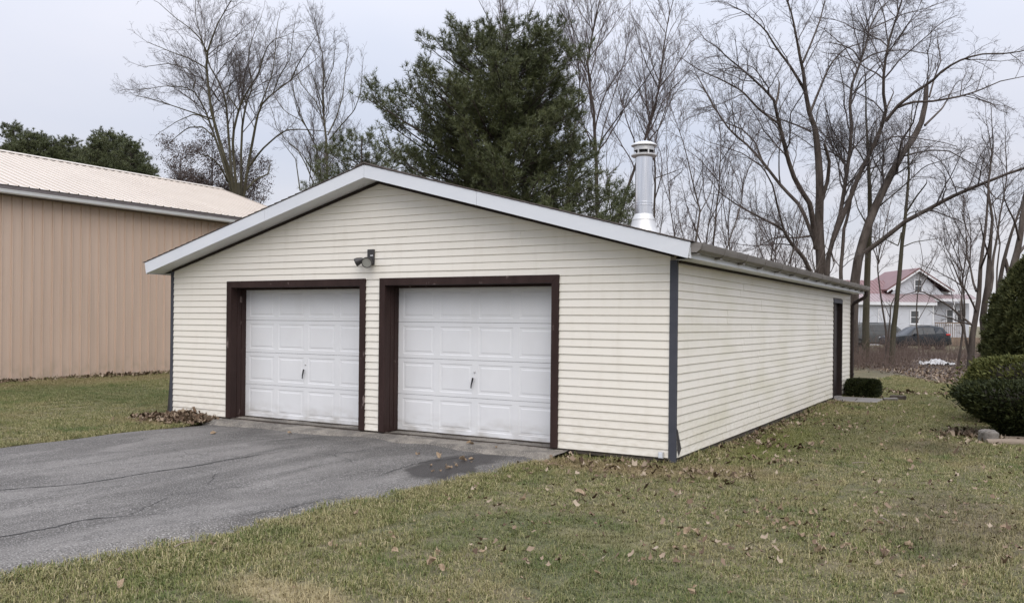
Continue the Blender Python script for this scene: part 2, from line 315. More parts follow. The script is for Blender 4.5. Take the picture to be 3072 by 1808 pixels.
M['yewlit'] = mat('lit_yew_needles', [(0.042, 0.050, 0.014), (0.082, 0.090, 0.024), (0.135, 0.135, 0.040)], 3.0, 0.7, island=0.7, spec=0.2)  # lighter green, with the light falling on the top put into the colour
M['arbor'] = mat('arborvitae_sprays', [(0.030, 0.038, 0.013), (0.062, 0.070, 0.024), (0.115, 0.115, 0.042)], 2.5, 0.65, island=0.7, spec=0.25)
M['core'] = mat('shaded_twigs', [(0.022, 0.018, 0.012), (0.040, 0.032, 0.022)], 6.0, 0.95)  # shade inside the bushes, painted as one dark colour
M['brownleaf'] = mat('clinging_brown_leaves', [(0.075, 0.055, 0.048), (0.118, 0.092, 0.082), (0.16, 0.128, 0.115)], 1.0, 0.8, island=0.6, spec=0.2)
M['brush'] = mat('dead_brush_stems', [(0.095, 0.065, 0.052), (0.150, 0.108, 0.088), (0.200, 0.155, 0.130)], 1.2, 0.9, island=0.6, spec=0.2)
M['stone'] = mat('rough_stone', [(0.11, 0.10, 0.088), (0.22, 0.20, 0.178)], 9, 0.9, 0.7, 25)
M['log'] = mat('weathered_timber', [(0.16, 0.125, 0.095), (0.27, 0.22, 0.17)], 6, 0.9, 0.5, 40, stretch=(0.3, 0.3, 2))
M['tarp'] = mat('white_tarp', [(0.40, 0.39, 0.38), (0.58, 0.57, 0.56)], 3, 0.6, 0.3, 10)
M['hsiding'] = mat('pale_grey_clapboard', [(0.52, 0.54, 0.58), (0.58, 0.60, 0.64)], 1.5, 0.5)
M['hroof'] = mat('red_steel_roof', [(0.150, 0.072, 0.068), (0.185, 0.092, 0.087)], 1.0, 0.45)
M['hroof2'] = mat('faded_red_porch_roof', [(0.235, 0.178, 0.178), (0.275, 0.212, 0.211)], 1.0, 0.45)
M['hwhite'] = mat('white_house_trim', [(0.66, 0.67, 0.69), (0.74, 0.75, 0.77)], 2, 0.45)
M['glass'] = mat('dark_window_glass', [(0.035, 0.042, 0.048), (0.06, 0.066, 0.07)], 1.5, 0.08, spec=0.8)
M['deckwood'] = mat('porch_deck_wood', [(0.17, 0.125, 0.09), (0.24, 0.18, 0.135)], 4, 0.85)
M['carblack'] = mat('dark_car_paint', [(0.014, 0.017, 0.020), (0.022, 0.026, 0.030)], 3, 0.25, spec=0.3)
M['cargrey'] = mat('grey_car_paint', [(0.075, 0.080, 0.080), (0.10, 0.105, 0.105)], 3, 0.35, spec=0.3)
M['carglass'] = mat('tinted_car_glass', [(0.020, 0.024, 0.028), (0.035, 0.040, 0.045)], 3, 0.1, spec=0.35)
M['tyre'] = mat('tyre_rubber', [(0.015, 0.015, 0.016), (0.024, 0.024, 0.025)], 8, 0.85)
M['rim'] = mat('alloy_rim', [(0.42, 0.43, 0.44), (0.52, 0.53, 0.54)], 8, 0.3, metal=0.6)
M['headlamp'] = mat('clear_headlamp', [(0.55, 0.57, 0.58), (0.68, 0.69, 0.70)], 12, 0.15)
M['taillamp'] = mat('red_tail_lamp', [(0.42, 0.022, 0.020), (0.52, 0.045, 0.038)], 12, 0.2)
M['carplastic'] = mat('black_car_trim', [(0.018, 0.018, 0.019), (0.028, 0.028, 0.029)], 8, 0.7)

# ------------------------------------------------------------------ ground, driveway, apron
GZ = -0.08
def ground():
    # one sheet: finer near the place, out to the horizon
    xs = np.concatenate([[-900, -300, -120, -60], np.linspace(-40, 20, 121), [40, 90, 250, 900]])
    ys = np.concatenate([[-300, -60, -25], np.linspace(-14, 40, 109), [55, 75, 100, 200, 400, 1400]])
    X, Y = np.meshgrid(xs, ys, indexing='ij')
    Z = GZ + 0.018*np.sin(X*0.9+1.3)*np.cos(Y*0.7) + 0.010*np.sin(X*2.3+Y*1.7)
    Z = np.where((np.abs(X+10) > 31) | (Y > 41) | (Y < -15), GZ, Z)
    # the drive is cut in: keep the soil below the asphalt
    Z = np.where((X > -8.3) & (X < -1.2) & (Y < 0.6), np.minimum(Z, GZ-0.055), Z)
    n, k = X.shape; I = np.arange(n*k).reshape(n, k)
    F = np.stack([I[:-1,:-1], I[1:,:-1], I[1:,1:], I[:-1,1:]], -1).reshape(-1, 4)
    return tag(obj('ground', npmesh('ground', np.stack([X, Y, Z], -1).reshape(-1, 3), F, M['ground'], True)), 'patchy winter lawn ground of thin green and straw grass', kind='structure')
ground()
EDGE = [(-0.30, -1.50), (-0.58, -1.60), (-1.5, -1.62), (-2.22, -1.72), (-3.65, -1.84), (-5.08, -1.95), (-5.86, -2.13), (-6.77, -2.26), (-9, -2.6), (-14, -2.9), (-40, -3.0)]   # (y, x) of the right edge
def edge_x(y):
    ys = [e[0] for e in EDGE][::-1]; xs = [e[1] for e in EDGE][::-1]
    return np.interp(y, ys, xs)
def left_edge(y): return -7.92 + 0.05*np.sin(y*1.3) + 0.03*np.sin(y*4.1)
def drive_z(x, y): return -0.060 + 0.010*math.sin(x*1.1+y*.5) + .006*math.sin(x*2.7-y*1.3) - 0.014*math.exp(-((x+2.2)/.4)**2-((y+1.4)/.9)**2) - .024*min(1, max(0, (y+1.3)/.8))
def driveway():
    ys = np.concatenate([np.linspace(-0.12, -10, 100), np.linspace(-10.5, -40, 25)]); T = np.linspace(0, 1, 45)
    V = []
    r = np.random.default_rng(3); jag = np.cumsum(r.normal(0, .02, len(ys))); jag -= np.linspace(jag[0], jag[-1], len(ys)); jag *= .6
    for i, y in enumerate(ys):
        a, b = left_edge(y) + jag[i]*.5, edge_x(y) + jag[-i-1] + .015*math.sin(y*9)
        for t in T:
            x = a + (b-a)*t
            z = drive_z(x, y)
            if t == 0 or t == 1: z = -0.13
            elif t < .03 or t > .97: z -= 0.01
            V.append((x, y, z))
    n, k = len(ys), len(T); I = np.arange(n*k).reshape(n, k)
    F = np.stack([I[:-1,:-1], I[1:,:-1], I[1:,1:], I[:-1,1:]], -1).reshape(-1, 4)
    F = F[:, ::-1]
    return tag(obj('driveway', npmesh('driveway', V, F, M['asphalt'], True)), 'worn grey asphalt driveway leading up to the garage doors', kind='structure')
DRIVE = driveway()
CR = [([(-5.6,-6.4),(-5.25,-5.6),(-5.09,-5.2),(-4.93,-4.92),(-4.72,-4.61),(-4.71,-4.03),(-4.71,-3.68),(-4.62,-3.25),(-4.64,-2.8),(-4.6,-2.38),(-4.55,-1.86)], .020),
      ([(-5.4,-1.4),(-5.37,-.84),(-5.24,-.40)], .016), ([(-2.2,-4.86),(-2.17,-4.73),(-2.12,-4.5),(-2.07,-4.41),(-2.08,-4.2),(-2.06,-3.83),(-1.98,-3.59),(-1.9,-3.31)], .010),
      ([(-3.3,-6.7),(-3.21,-6.24),(-3.17,-5.81),(-3.22,-5.59),(-3.03,-5.25)], .016), ([(-3.89,-1.66),(-3.75,-1.44),(-3.76,-1.06)], .013), ([(-7.6,-2.92),(-7.33,-2.8),(-7.07,-2.67)], .010),
      ([(-2.40,-2.67),(-2.50,-2.19),(-2.57,-1.6),(-2.46,-1.25),(-2.41,-.64)], .012), ([(-6.6,-3.5),(-6.5,-3.2),(-6.2,-3.05),(-6.25,-2.8)], .008), ([(-3.5,-4.6),(-3.3,-4.35),(-3.32,-4.0),(-3.0,-3.8)], .006)]
def cracks():
    r = np.random.default_rng(11); q = random.Random(9)
    for i in range(11):                                 # finer branching cracks
        src = q.choice(CR[:5])[0]; x, y = q.choice(src) if i < 7 else (q.uniform(-7.2, -2.6), q.uniform(-5.5, -.9)); a = q.uniform(0, 6.28); pts = [(x, y)]
        for k in range(q.randrange(4, 10)):
            a += q.uniform(-.6, .6); x += .16*math.cos(a); y += .16*math.sin(a)
            if left_edge(y)+.15 < x < edge_x(y)-.1 and y < -.5: pts.append((x, y))
            else: break
        if len(pts) > 2: CR.append((pts, q.uniform(.004, .008)))
    for pts, w in CR:
        P = []
        for (a, b), (c, d) in zip(pts[:-1], pts[1:]):
            n = max(2, int(math.hypot(c-a, d-b)/.05))
            for i in range(n): P.append((a+(c-a)*i/n + r.normal(0, .008), b+(d-b)*i/n + r.normal(0, .006)))
        V = []; k = len(P)
        for i, (x, y) in enumerate(P):
            t = i/(k-1); ww = w*1.35*(0.3+r.uniform(.2, 1.0))*min(1, 6*t+.1, 6*(1-t)+.1)*.5
            dx, dy = P[min(i+1, k-1)][0]-P[max(i-1, 0)][0], P[min(i+1, k-1)][1]-P[max(i-1, 0)][1]; l = math.hypot(dx, dy) or 1
            z = drive_z(x, y)+.004
            V += [(x-dy/l*ww, y+dx/l*ww, z), (x+dy/l*ww, y-dx/l*ww, z)]
        F = [(2*i, 2*i+2, 2*i+3, 2*i+1) for i in range(k-1)]
        obj('crack', npmesh('crack', V, F, M['crack']), parent=DRIVE)
cracks()
def apron():
    fr = [(-7.95,-.34),(-7.4,-.33),(-6.84,-.28),(-5.93,-.36),(-5.23,-.33),(-4.7,-.24),(-4.33,-.30),(-4.0,-.46),(-3.81,-.46),(-3.5,-.27),(-3.1,-.36),(-2.83,-.47),(-2.38,-.54),(-1.83,-.43),(-1.42,-.53)]
    r = np.random.default_rng(5); xs = np.linspace(-7.95, -1.42, 130); T = np.linspace(0, 1, 12)
    fy = np.interp(xs, [p[0] for p in fr], [p[1] for p in fr]) + r.normal(0, .012, len(xs))
    V = []
    for x, y0 in zip(xs, fy):
        for t in T:
            y = y0 + (0.60-y0)*t
            z = -0.052 + 0.045*min(1, t*1.8) + .004*math.sin(x*5+y*9) + (r.normal(0, .002) if 0 < t < 1 else 0)
            if t == 0: z = -0.12
            V.append((x, y, z))
        # (front edge drops into the asphalt)
    n, k = len(xs), len(T); I = np.arange(n*k).reshape(n, k)
    F = np.stack([I[:-1,:-1], I[1:,:-1], I[1:,1:], I[:-1,1:]], -1).reshape(-1, 4)
    tag(obj('concrete_apron', npmesh('apron', V, F, M['concrete'], True)), 'crumbling concrete apron strip between asphalt and garage doors', kind='structure')
apron()

# ------------------------------------------------------------------ garage
G = tag(empty('garage', (0, 0, 0)), 'cream sided two-door garage with low gable roof and steel chimney', 'garage')
WD, LN, CH, SL = 9.144, 12.70, 0.1016, 0.266        # width, length, siding course, roof slope
XC = -WD/2
def zsof(x): return 3.685 - SL*abs(x-XC)
def ztop(x): return 3.87 - SL*abs(x-XC)
OPEN = [(-7.65, -4.91), (-4.43, -1.68)]; TRIM = [(-7.755, -4.805), (-4.535, -1.575)]; DTOP = 2.143; YD = 0.29
# walls (sheathing behind the planks)
w = MB()
for a, b in ((-WD, -7.70), (-4.86, -4.48), (-1.63, 0.0)): w.box(a, b, 0.003, 0.12, -0.02, 2.20)
w.prism([(-WD, 2.20), (0, 2.20), (0, zsof(0)-.002), (XC, 3.68), (-WD, zsof(-WD)-.002)], 0.003, 0.12)
fw_ = obj('front_wall', w, M['wallback'], G)
w = MB(); w.box(-.12, -.003, .122, 10.38, -.02, 2.40).box(-.12, -.003, 11.44, LN, -.02, 2.40).box(-.12, -.003, 10.381, 11.439, 2.16, 2.40)
sw_ = obj('side_wall', w, M['wallback'], G)
w = MB(); w.box(-WD, -WD+.12, .122, LN-.122, -.02, 2.46); obj('far_side_wall', w, M['siding'], G)
w = MB(); w.prism([(-WD, -.02), (0, -.02), (0, zsof(0)-.01), (XC, 3.67), (-WD, zsof(-WD)-.01)], LN-.12, LN+.002); obj('rear_wall', w, M['siding'], G)
PL = {}; rp = random.Random(4)
def plank(wl, x0, x1, z0, h, in0=0.0, in1=0.0, side=False, out=0.0):
    """one siding course piece; in0/in1 = how far the top edge is cut back at either end"""
    key = (round(x1-x0, 3), round(h, 4), round(in0, 3), round(in1, 3))
    if key not in PL:
        l = x1-x0; prof = [(0.0, 0), (-.0135, 0), (-.0155, .0045), (-.0035, h), (0.0, h)]
        v = []; n = len(prof)
        for e in (0, 1):
            for y, z in prof:
                t = z/h; v.append(((in0*t) if e == 0 else l-in1*t, y, z))
        f = [tuple(range(n-1, -1, -1)), tuple(range(n, 2*n))] + [(i, (i+1) % n, (i+1) % n+n, i+n) for i in range(n)]
        b = MB(); b.add(v, f); me = b.mesh('siding_plank'); me.materials.append(M['siding']); PL[key] = me
    r = math.pi/2 if side else 0
    loc = (out, x0, z0) if side else (x0, -out, z0)
    return obj('siding_plank', PL[key], None, wl, (loc[0], loc[1], loc[2]+rp.uniform(-.0012, .0012)), (0, rp.uniform(-.0005, .0005) if not side else 0, r))
def course(wl, a, b, z0, h, joints, in0=0, in1=0, side=False):
    js = [j for j in joints if a+.35 < j < b-.35]; e = [a]+js+[b]
    for i in range(len(e)-1):
        l, r = e[i], e[i+1]
        plank(wl, l, r+(0.03 if i < len(e)-2 else 0), z0, h, in0 if i == 0 else 0, in1 if i == len(e)-2 else 0, side, out=.0 if i % 2 == 0 else .0022)
for k in range(24):
    z0 = k*CH
    if k < 22:
        segs = [(-WD+.045, TRIM[0][0]), (TRIM[0][1], TRIM[1][0]), (TRIM[1][1], -.07)]
        for a, b in segs: course(fw_, a, b, z0, CH, [])
    else:
        course(fw_, -WD+.045, -.07, z0, CH, [[-7.1, -3.4], [-5.6, -1.9]][k % 2])
k = 24
while True:
    z0 = k*CH
    if z0 > 3.60: break
    h = min(CH, 3.68-z0)
    w0 = min(WD/2-.06 if z0 < 2.46 else 9, (3.685-z0)/SL); w1 = min(w0, (3.685-z0-h)/SL)
    w0 = min(w0, WD/2-.06); w1 = min(w1, w0)
    J = [[-7.4, -4.35, -1.6], [-4.9, -2.2], [-6.3, -4.1], [-4.9, -2.6]][(k//2) % 4]
    course(fw_, XC-w0, XC+w0, z0, h, J, w0-w1, w0-w1); k += 1
for k in range(24):
    z0 = k*CH; h = min(CH, 2.40-z0)
    if h < .02: continue
    J = [[1.95+.1*rp.random(), 5.8, 9.5], [3.9, 7.7], [2.9, 6.7, 10.2], [3.3, 4.8, 8.6]][(k//2) % 4]
    J = [j+rp.uniform(-.15, .15) for j in J]
    if k < 22:
        course(sw_, .028, 10.36, z0, h, J, side=True); course(sw_, 11.45, LN-.06, z0, h, [], side=True)
    else: course(sw_, .028, LN-.06, z0, h, J+[9.0], side=True)
# corner posts: slate metal, the foot bent
b = MB(); b.prism([(-.07, -.024), (.022, -.024), (.022, .028), (.0, .028), (.0, -.001), (-.07, -.001)], -.05, 2.395, 'z'); obj('corner_post', b, M['slate'], G, bevel=.004)
b = MB(); b.prism([(-WD-.022, -.024), (-WD+.045, -.024), (-WD+.045, -.001), (-WD, -.001), (-WD, .06), (-WD-.022, .06)], -.05, 2.44, 'z'); obj('corner_post', b, M['slate'], G, bevel=.004)
b = MB(); b.add([(.0245, .02, .36), (.0245, .055, .34), (.07, .05, .12), (.045, .03, .02), (.028, .02, .10), (.06, .065, .13)], [(0, 1, 5, 4), (4, 5, 2, 3), (0, 4, 1)]); s = obj('torn_flap', b, M['blackplastic'], G); md = s.modifiers.new('t', 'SOLIDIFY'); md.thickness = .004
b = MB(); b.add([(-WD-.0245, -.02, .62), (-WD-.0245, .02, .55), (-WD-.10, -.015, -.06), (-WD-.03, -.02, -.06), (-WD-.05, .03, -.06)], [(0, 2, 3), (0, 1, 4, 2)]); s = obj('bent_flap', b, M['blackplastic'], G); md = s.modifiers.new('t', 'SOLIDIFY'); md.thickness = .004
b = MB(); b.box(-WD+.06, -.1, .0, .02, -.05, -.002); obj('sill_gap_strip', b, M['skirt'], G)  # dark colour stands in for the shaded gap below the siding
b = MB(); b.box(-.02, .0, .06, 10.36, -.08, -.002); obj('sill_gap_strip', b, M['skirt'], G)
# dark frieze strips where walls meet the soffit
for sgn in (-1, 1):
    e = XC + sgn*(WD/2-.02); b = MB()
    b.prism([(XC, 3.684), (e, zsof(e)-.001), (e, zsof(e)-.042), (XC, 3.64)], -.032, -.0155); obj('frieze_trim', b, M['darkbrown'], G)
b = MB(); b.box(.0155, .034, .062, LN-.01, 2.365, 2.399); obj('frieze_trim', b, M['darkbrown'], G)
# roof
XL, XR = -9.42, 0.30
b = MB()
for x0, x1 in ((XL+.03, XC), (XC, XR-.03)):
    b.prism([(x0, ztop(x0)-.03), (x1, ztop(x1)-.03), (x1, ztop(x1)), (x0, ztop(x0))], -.335, LN+.18)
RF = obj('roof', b, M['shingle'], G)
# shingle courses, every course a strip with its butt edge
for sgn in (-1, 1):
    L_ = abs((XR if sgn > 0 else XL)-XC)+.02; n = 34
    for i in range(n):
        a, c = L_*i/n, L_*(i+1)/n+.05
        if c > L_+.02: c = L_+.02
        za, zc = 3.871-SL*a, 3.871-SL*c
        b = MB(); P = [(XC+sgn*a, za+.001), (XC+sgn*c, zc+.012), (XC+sgn*c, zc+.021), (XC+sgn*a, za+.006)]
        b.prism(P if sgn > 0 else P[::-1], -.372, LN+.20); obj('shingle_course', b, M['shingle'], RF)
b = MB(); b.prism([(XC-.16, 3.845), (XC-.16, 3.862), (XC, 3.905), (XC+.16, 3.862), (XC+.16, 3.845), (XC, 3.89)], -.375, LN+.2); obj('ridge_cap', b, M['shingle'], RF)
# fascia boards on the front rake, spliced
def rake(x0, x1, cut0=0, cut1=0):
    b = MB(); b.prism([(x0+cut0, ztop(x0)-.186), (x1-cut1, ztop(x1)-.186), (x1, ztop(x1)-.002), (x0, ztop(x0)-.002)], -.362, -.338)
    obj('fascia_board', b, M['fascia'], RF, bevel=.003)
rake(XL, -6.56, .04, 0); rake(-6.556, XC-.002); rake(XC+.002, -2.646); rake(-2.642, XR, 0, .035)
for sgn in (-1, 1):                                           # sloping soffit under the front overhang
    e = XL+.02 if sgn < 0 else XR-.02; b = MB()
    b.prism([(XC, 3.686), (XC, 3.70), (e, zsof(e)+.014), (e, zsof(e))], -.337, -.001); obj('soffit', b, M['soffit'], RF)
zE = 2.395
b = MB(); b.box(.001, XR-.026, .0, LN+.15, zE, zE+.012); obj('soffit', b, M['soffit'], RF)
b = MB(); b.box(XL+.026, -WD-.001, .0, LN+.15, zE, zE+.012); obj('soffit', b, M['soffit'], RF)
for y0, y1 in ((-.336, 3.05), (3.055, 6.3), (6.305, 9.4), (9.405, LN+.18)):
    b = MB(); b.box(XR-.025, XR-.006, y0, y1, zE-.006, ztop(XR)-.005); obj('fascia_board', b, M['fascia'], RF, bevel=.002)
b = MB(); b.box(XL+.006, XL+.025, -.336, LN+.18, zE-.006, ztop(XL)-.005); obj('fascia_board', b, M['fascia'], RF)
# gutter with brackets and downspout along the right eave
GU = [(.298, 2.565), (.298, 2.455), (.365, 2.455), (.405, 2.485), (.418, 2.53), (.425, 2.565), (.419, 2.565), (.412, 2.531), (.399, 2.489), (.363, 2.461), (.304, 2.461), (.304, 2.565)]
g = obj('gutter', MB().prism(GU, -.335, 12.92), M['gutter'], G)
b = MB(); b.prism(GU[:6], -.341, -.3355); obj('end_cap', b, M['gutter'], g); b = MB(); b.prism(GU[:6], 12.921, 12.93); obj('end_cap', b, M['gutter'], g)
GO = [(.294, 2.57), (.294, 2.449), (.368, 2.449), (.411, 2.482), (.425, 2.53), (.431, 2.575)]
for y in (-.27, .62, 1.65, 2.65, 3.71, 4.73, 5.83, 6.91, 7.9, 8.85, 9.75, 10.7, 11.5, 12.3):
    pl = GO + [(x-.004 if x > .3 else x+.003, z+.004) for x, z in GO[::-1]]
    b = MB(); b.prism(pl, y-.02, y+.02); b.box(.24, .37, y-.045, y+.045, 2.432, 2.448); obj('bracket', b, M['gutter'], g)
for y in (1.2, 4.2, 7.3, 10.3):
    b = MB(); b.prism([(x+(.002 if i > 1 else -.001), z-.002 if i in (1, 2) else z) for i, (x, z) in enumerate(GU[:6])], y-.03, y+.03); obj('joint_sleeve', b, M['gutter'], g)
b = MB(); b.tube([(.36, 12.78, 2.46), (.36, 12.78, 2.36), (.33, 12.77, 2.31), (.08, 12.72, 2.16), (.05, 12.715, 2.10), (.05, 12.715, .02), (.08, 12.72, -.02), (.25, 12.74, -.06)], .042, 10); obj('downspout', b, M['darkbrown'], G)
for z in (.4, 1.9):
    b = MB(); b.box(.0, .098, 12.665, 12.765, z, z+.03); obj('downspout_strap', b, M['darkbrown'], G)
# garage doors
def door_piece():
    """stamped raised panel, concentric rims; local origin at its centre"""
    w_, h_ = .28, .205
    rings = [(0, 0.0), (.008, .0042), (.036, .0045), (.050, .0006)]
    v = []; f = []
    for d, y in rings:
        v += [(-w_+d, y, -h_+d), (w_-d, y, -h_+d), (w_-d, y, h_-d), (-w_+d, y, h_-d)]
    for r in range(3):
        for i in range(4): f.append((r*4+i, r*4+(i+1) % 4, (r+1)*4+(i+1) % 4, (r+1)*4+i))
    f.append((12, 13, 14, 15)); b = MB(); b.add(v, f); return b.mesh('raised_panel')
PANEL = door_piece(); PANEL.materials.append(M['door'])
for di, (xa, xb) in enumerate(OPEN):
    a, c = xa-.02, xb+.02
    b = MB(); b.box(a, c, YD+.02, YD+.05, .02, 2.17); D = obj('garage_door', b, M['skirt'], G)  # backing coloured dark so the gaps between sections show as shadow lines
    D['label'] = ['closed white panelled garage door beside the leaf pile', 'closed white panelled garage door nearest the lawn'][di]
    cols = [xa + (xb-xa)*(i+.5)/4 for i in range(4)]; cols = [xa+.10+.28 + i*((xb-xa)-.2-.56)/3 for i in range(4)]
    for s4 in range(4):
        z0 = .012+s4*.5345; z1 = z0+.5295; zc = (z0+z1)/2; b = MB(); y0, y1 = YD, YD+.019
        b.box(a, c, y0, y1, z0, zc-.205); b.box(a, c, y0, y1, zc+.205, z1)
        e = [a] + sum([[q-.28, q+.28] for q in cols], []) + [c]
        for j in range(0, 10, 2): b.box(e[j], e[j+1], y0, y1, zc-.205, zc+.205)
        obj('door_section', b, M['door'], D)
        for q in cols: obj('raised_panel', PANEL, None, D, (q, y0, zc))
    xm = (xa+xb)/2-.02
    zh = .80
    b = MB(); b.lathe([(0, -.028), (.018, -.027), (.020, -.006), (.026, 0)], 14, Matrix.Translation((xm, YD-.001, zh)) @ Matrix.Rotation(-math.pi/2, 4, 'X') @ Matrix.Scale(-1, 4, (0, 0, 1)))
    b.tube([(xm, YD-.03, zh+.035), (xm-.004, YD-.036, zh), (xm-.022, YD-.034, zh-.06), (xm-.03, YD-.030, zh-.115)], [.012, .013, .010, .007], 8); obj('handle', b, M['handle'], D)
    b = MB(); b.lathe([(0, .012), (.012, .011), (.016, .004), (.017, -.001)], 14, Matrix.Translation((xm+.012, YD, zh+.11)) @ Matrix.Rotation(math.pi/2, 4, 'X')); obj('lock', b, M['galv'], D)
    b = MB(); b.box(a, c, YD-.004, YD+.03, -.008, .012); obj('bottom_seal', b, M['skirt'], D)
    # frame: mitred trim boards on the wall, jambs with stop moulding, head
    t0, t1 = TRIM[di]; F_ = obj('door_frame', MB().box(xa, xb, .0, YD, DTOP+.001, DTOP+.03), M['brown'], G)
    yf0, yf1 = -.036, -.001
    b = MB(); b.prism([(t0, 2.25), (t1, 2.25), (xb, DTOP), (xa, DTOP)][::-1], yf0, yf1); obj('head_trim', b, M['brown'], F_, bevel=.003)
    b = MB(); b.prism([(t0, -.004), (xa, -.004), (xa, DTOP), (t0, 2.25)], yf0, yf1); obj('side_trim', b, M['brown'], F_, bevel=.003)
    b = MB(); b.prism([(xb, -.004), (t1, -.004), (t1, 2.25), (xb, DTOP)], yf0, yf1); obj('side_trim', b, M['brown'], F_, bevel=.003)
    for sx, x in ((1, xa), (-1, xb)):
        for y0, y1, d in ((-.001, .10, .0), (.104, .19, .004), (.193, .285, .012)):
            b = MB(); x0, x1 = sorted((x-sx*.035, x+sx*d)); b.box(x0, x1, y0, y1, -.004, DTOP); obj('jamb_board', b, M['brown'], F_, bevel=.002)
    b = MB(); b.box(xa, xb, .20, .27, DTOP-.03, DTOP); obj('head_stop', b, M['brown'], F_)
# side door in its recess
b = MB(); b.box(-.10, -.07, 10.43, 11.39, .0, 2.12); SDR = obj('side_door', b, M['darkdoor'], G, bevel=.003)
for z0, z1 in ((.15, .95), (1.08, 1.95)):
    b = MB(); b.box(-.072, -.062, 10.55, 11.27, z0, z1); obj('door_panel', b, M['darkdoor'], SDR, bevel=.006)
b = MB(); b.lathe([(0, .06), (.026, .055), (.03, .035), (.012, .02), (.012, 0), (.03, -.001)], 14, Matrix.Translation((-.062, 10.52, 1.0)) @ Matrix.Rotation(math.pi/2, 4, 'Y')); obj('door_knob', b, M['galv'], SDR)
fr = obj('side_door_frame', MB().box(-.12, .03, 10.36, 11.45, 2.12, 2.215), M['slate'], G, bevel=.003)
obj('jamb_board', MB().box(-.12, .03, 10.36, 10.43, -.03, 2.119), M['darkbrown'], fr, bevel=.003)
obj('jamb_board', MB().box(-.12, .03, 11.38, 11.45, -.03, 2.119), M['darkbrown'], fr, bevel=.003)
obj('threshold', MB().box(-.10, .05, 10.44, 11.37, -.09, -.03), M['slab'], fr)
# chimney pipe
CX, CY = -1.62, 3.0; zr = ztop(CX)
b = MB(); b.lathe([(.135, 3.28), (.135, 4.30)], 40); CHM = obj('chimney', b, M['chrome'], G, (CX, CY, 0))
b = MB(); b.lathe([(.30, zr-.12), (.205, 3.17), (.176, 3.30), (.15, 3.315)], 32); obj('flashing_cone', b, M['galv'], CHM)
b = MB(); b.lathe([(.14, 3.372), (.185, 3.285), (.187, 3.275), (.14, 3.30)], 32); obj('storm_collar', b, M['galv'], CHM)
for z in (3.50, 3.545):
    b = MB(); b.lathe([(.136, z), (.141, z+.004), (.141, z+.014), (.136, z+.018)], 40); obj('pipe_band', b, M['chrome'], CHM)
b = MB(); b.lathe([(.13, 4.285), (.19, 4.29), (.205, 4.30), (.206, 4.315), (.19, 4.325), (.13, 4.345)], 40); obj('cap_base', b, M['galv'], CHM)
b = MB(); b.lathe([(.105, 4.32), (.105, 4.46)], 32); obj('inner_pipe', b, M['blackplastic'], CHM)
b = MB(); b.lathe([(.155, 4.385), (.162, 4.39), (.162, 4.45), (.155, 4.455)], 40); obj('cap_band', b, M['galv'], CHM)
for i in range(6):
    a = math.pi/3*i+.3; b = MB(); b.box(-.012, .012, -.004, .004, 4.315, 4.47); obj('cap_strut', b, M['galv'], CHM, (.158*math.cos(a), .158*math.sin(a), 0), (0, 0, a+math.pi/2))
b = MB(); b.lathe([(.0, 4.545), (.08, 4.535), (.16, 4.508), (.202, 4.48), (.208, 4.465), (.20, 4.46), (.0, 4.455)], 40); obj('cap_lid', b, M['galv'], CHM)

# small fittings on the garage that are things of their own
SLT = tag(empty('security_light', (-4.70, -.015, 2.565)), 'dark twin flood light mounted on the cream gable above the doors', 'wall light')
obj('mount_plate', MB().box(-.062, .062, -.03, .0, -.115, .115), M['blackplastic'], SLT, bevel=.006)
obj('rating_sticker', MB().box(.0, .05, -.0325, -.031, .015, .03), M['hwhite'], SLT)
def lampform(name, T, r):
    b = MB(); b.lathe([(0, .0), (r*.45, .004), (r*.62, .03), (r*.95, .085), (r, .115), (r*.97, .128), (r*.88, .128), (r*.86, .118)], 20, T); o = obj(name, b, M['blackplastic'], SLT)
    b = MB(); b.lathe([(0, .119), (r*.85, .1195), (r*.855, .11)], 20, T); obj('lens', b, M['lens'], o)
lampform('flood_lamp', Matrix.Translation((-.0, -.06, -.055)) @ Vector((.35, -.85, -.30)).to_track_quat('Z', 'Y').to_matrix().to_4x4(), .082)
lampform('flood_lamp', Matrix.Translation((-.095, -.075, -.03)) @ Vector((-.80, -.45, -.42)).to_track_quat('Z', 'Y').to_matrix().to_4x4(), .062)
b = MB(); b.tube([(.0, -.03, -.05), (-.03, -.06, -.035), (-.095, -.075, -.03)], .012, 8); obj('swivel_arm', b, M['blackplastic'], SLT)
OB = tag(empty('outlet_box', (-.15, -.018, .03)), 'small metal outlet box low beside the slate corner post', 'outlet box')
obj('box_body', MB().box(-.035, .03, -.045, .0, -.035, .045), M['galv'], OB, bevel=.006)
obj('cover_flap', MB().box(-.028, .024, -.050, -.046, -.028, .036), M['fascia'], OB, bevel=.003)
SB = tag(obj('door_step', MB().prism([(.035, 10.12), (.95, 10.18), (.98, 11.30), (.035, 11.33)], -.15, -.045, 'z'), M['slab'], bevel=.012), 'flat grey concrete step slab outside the dark side door', 'step')

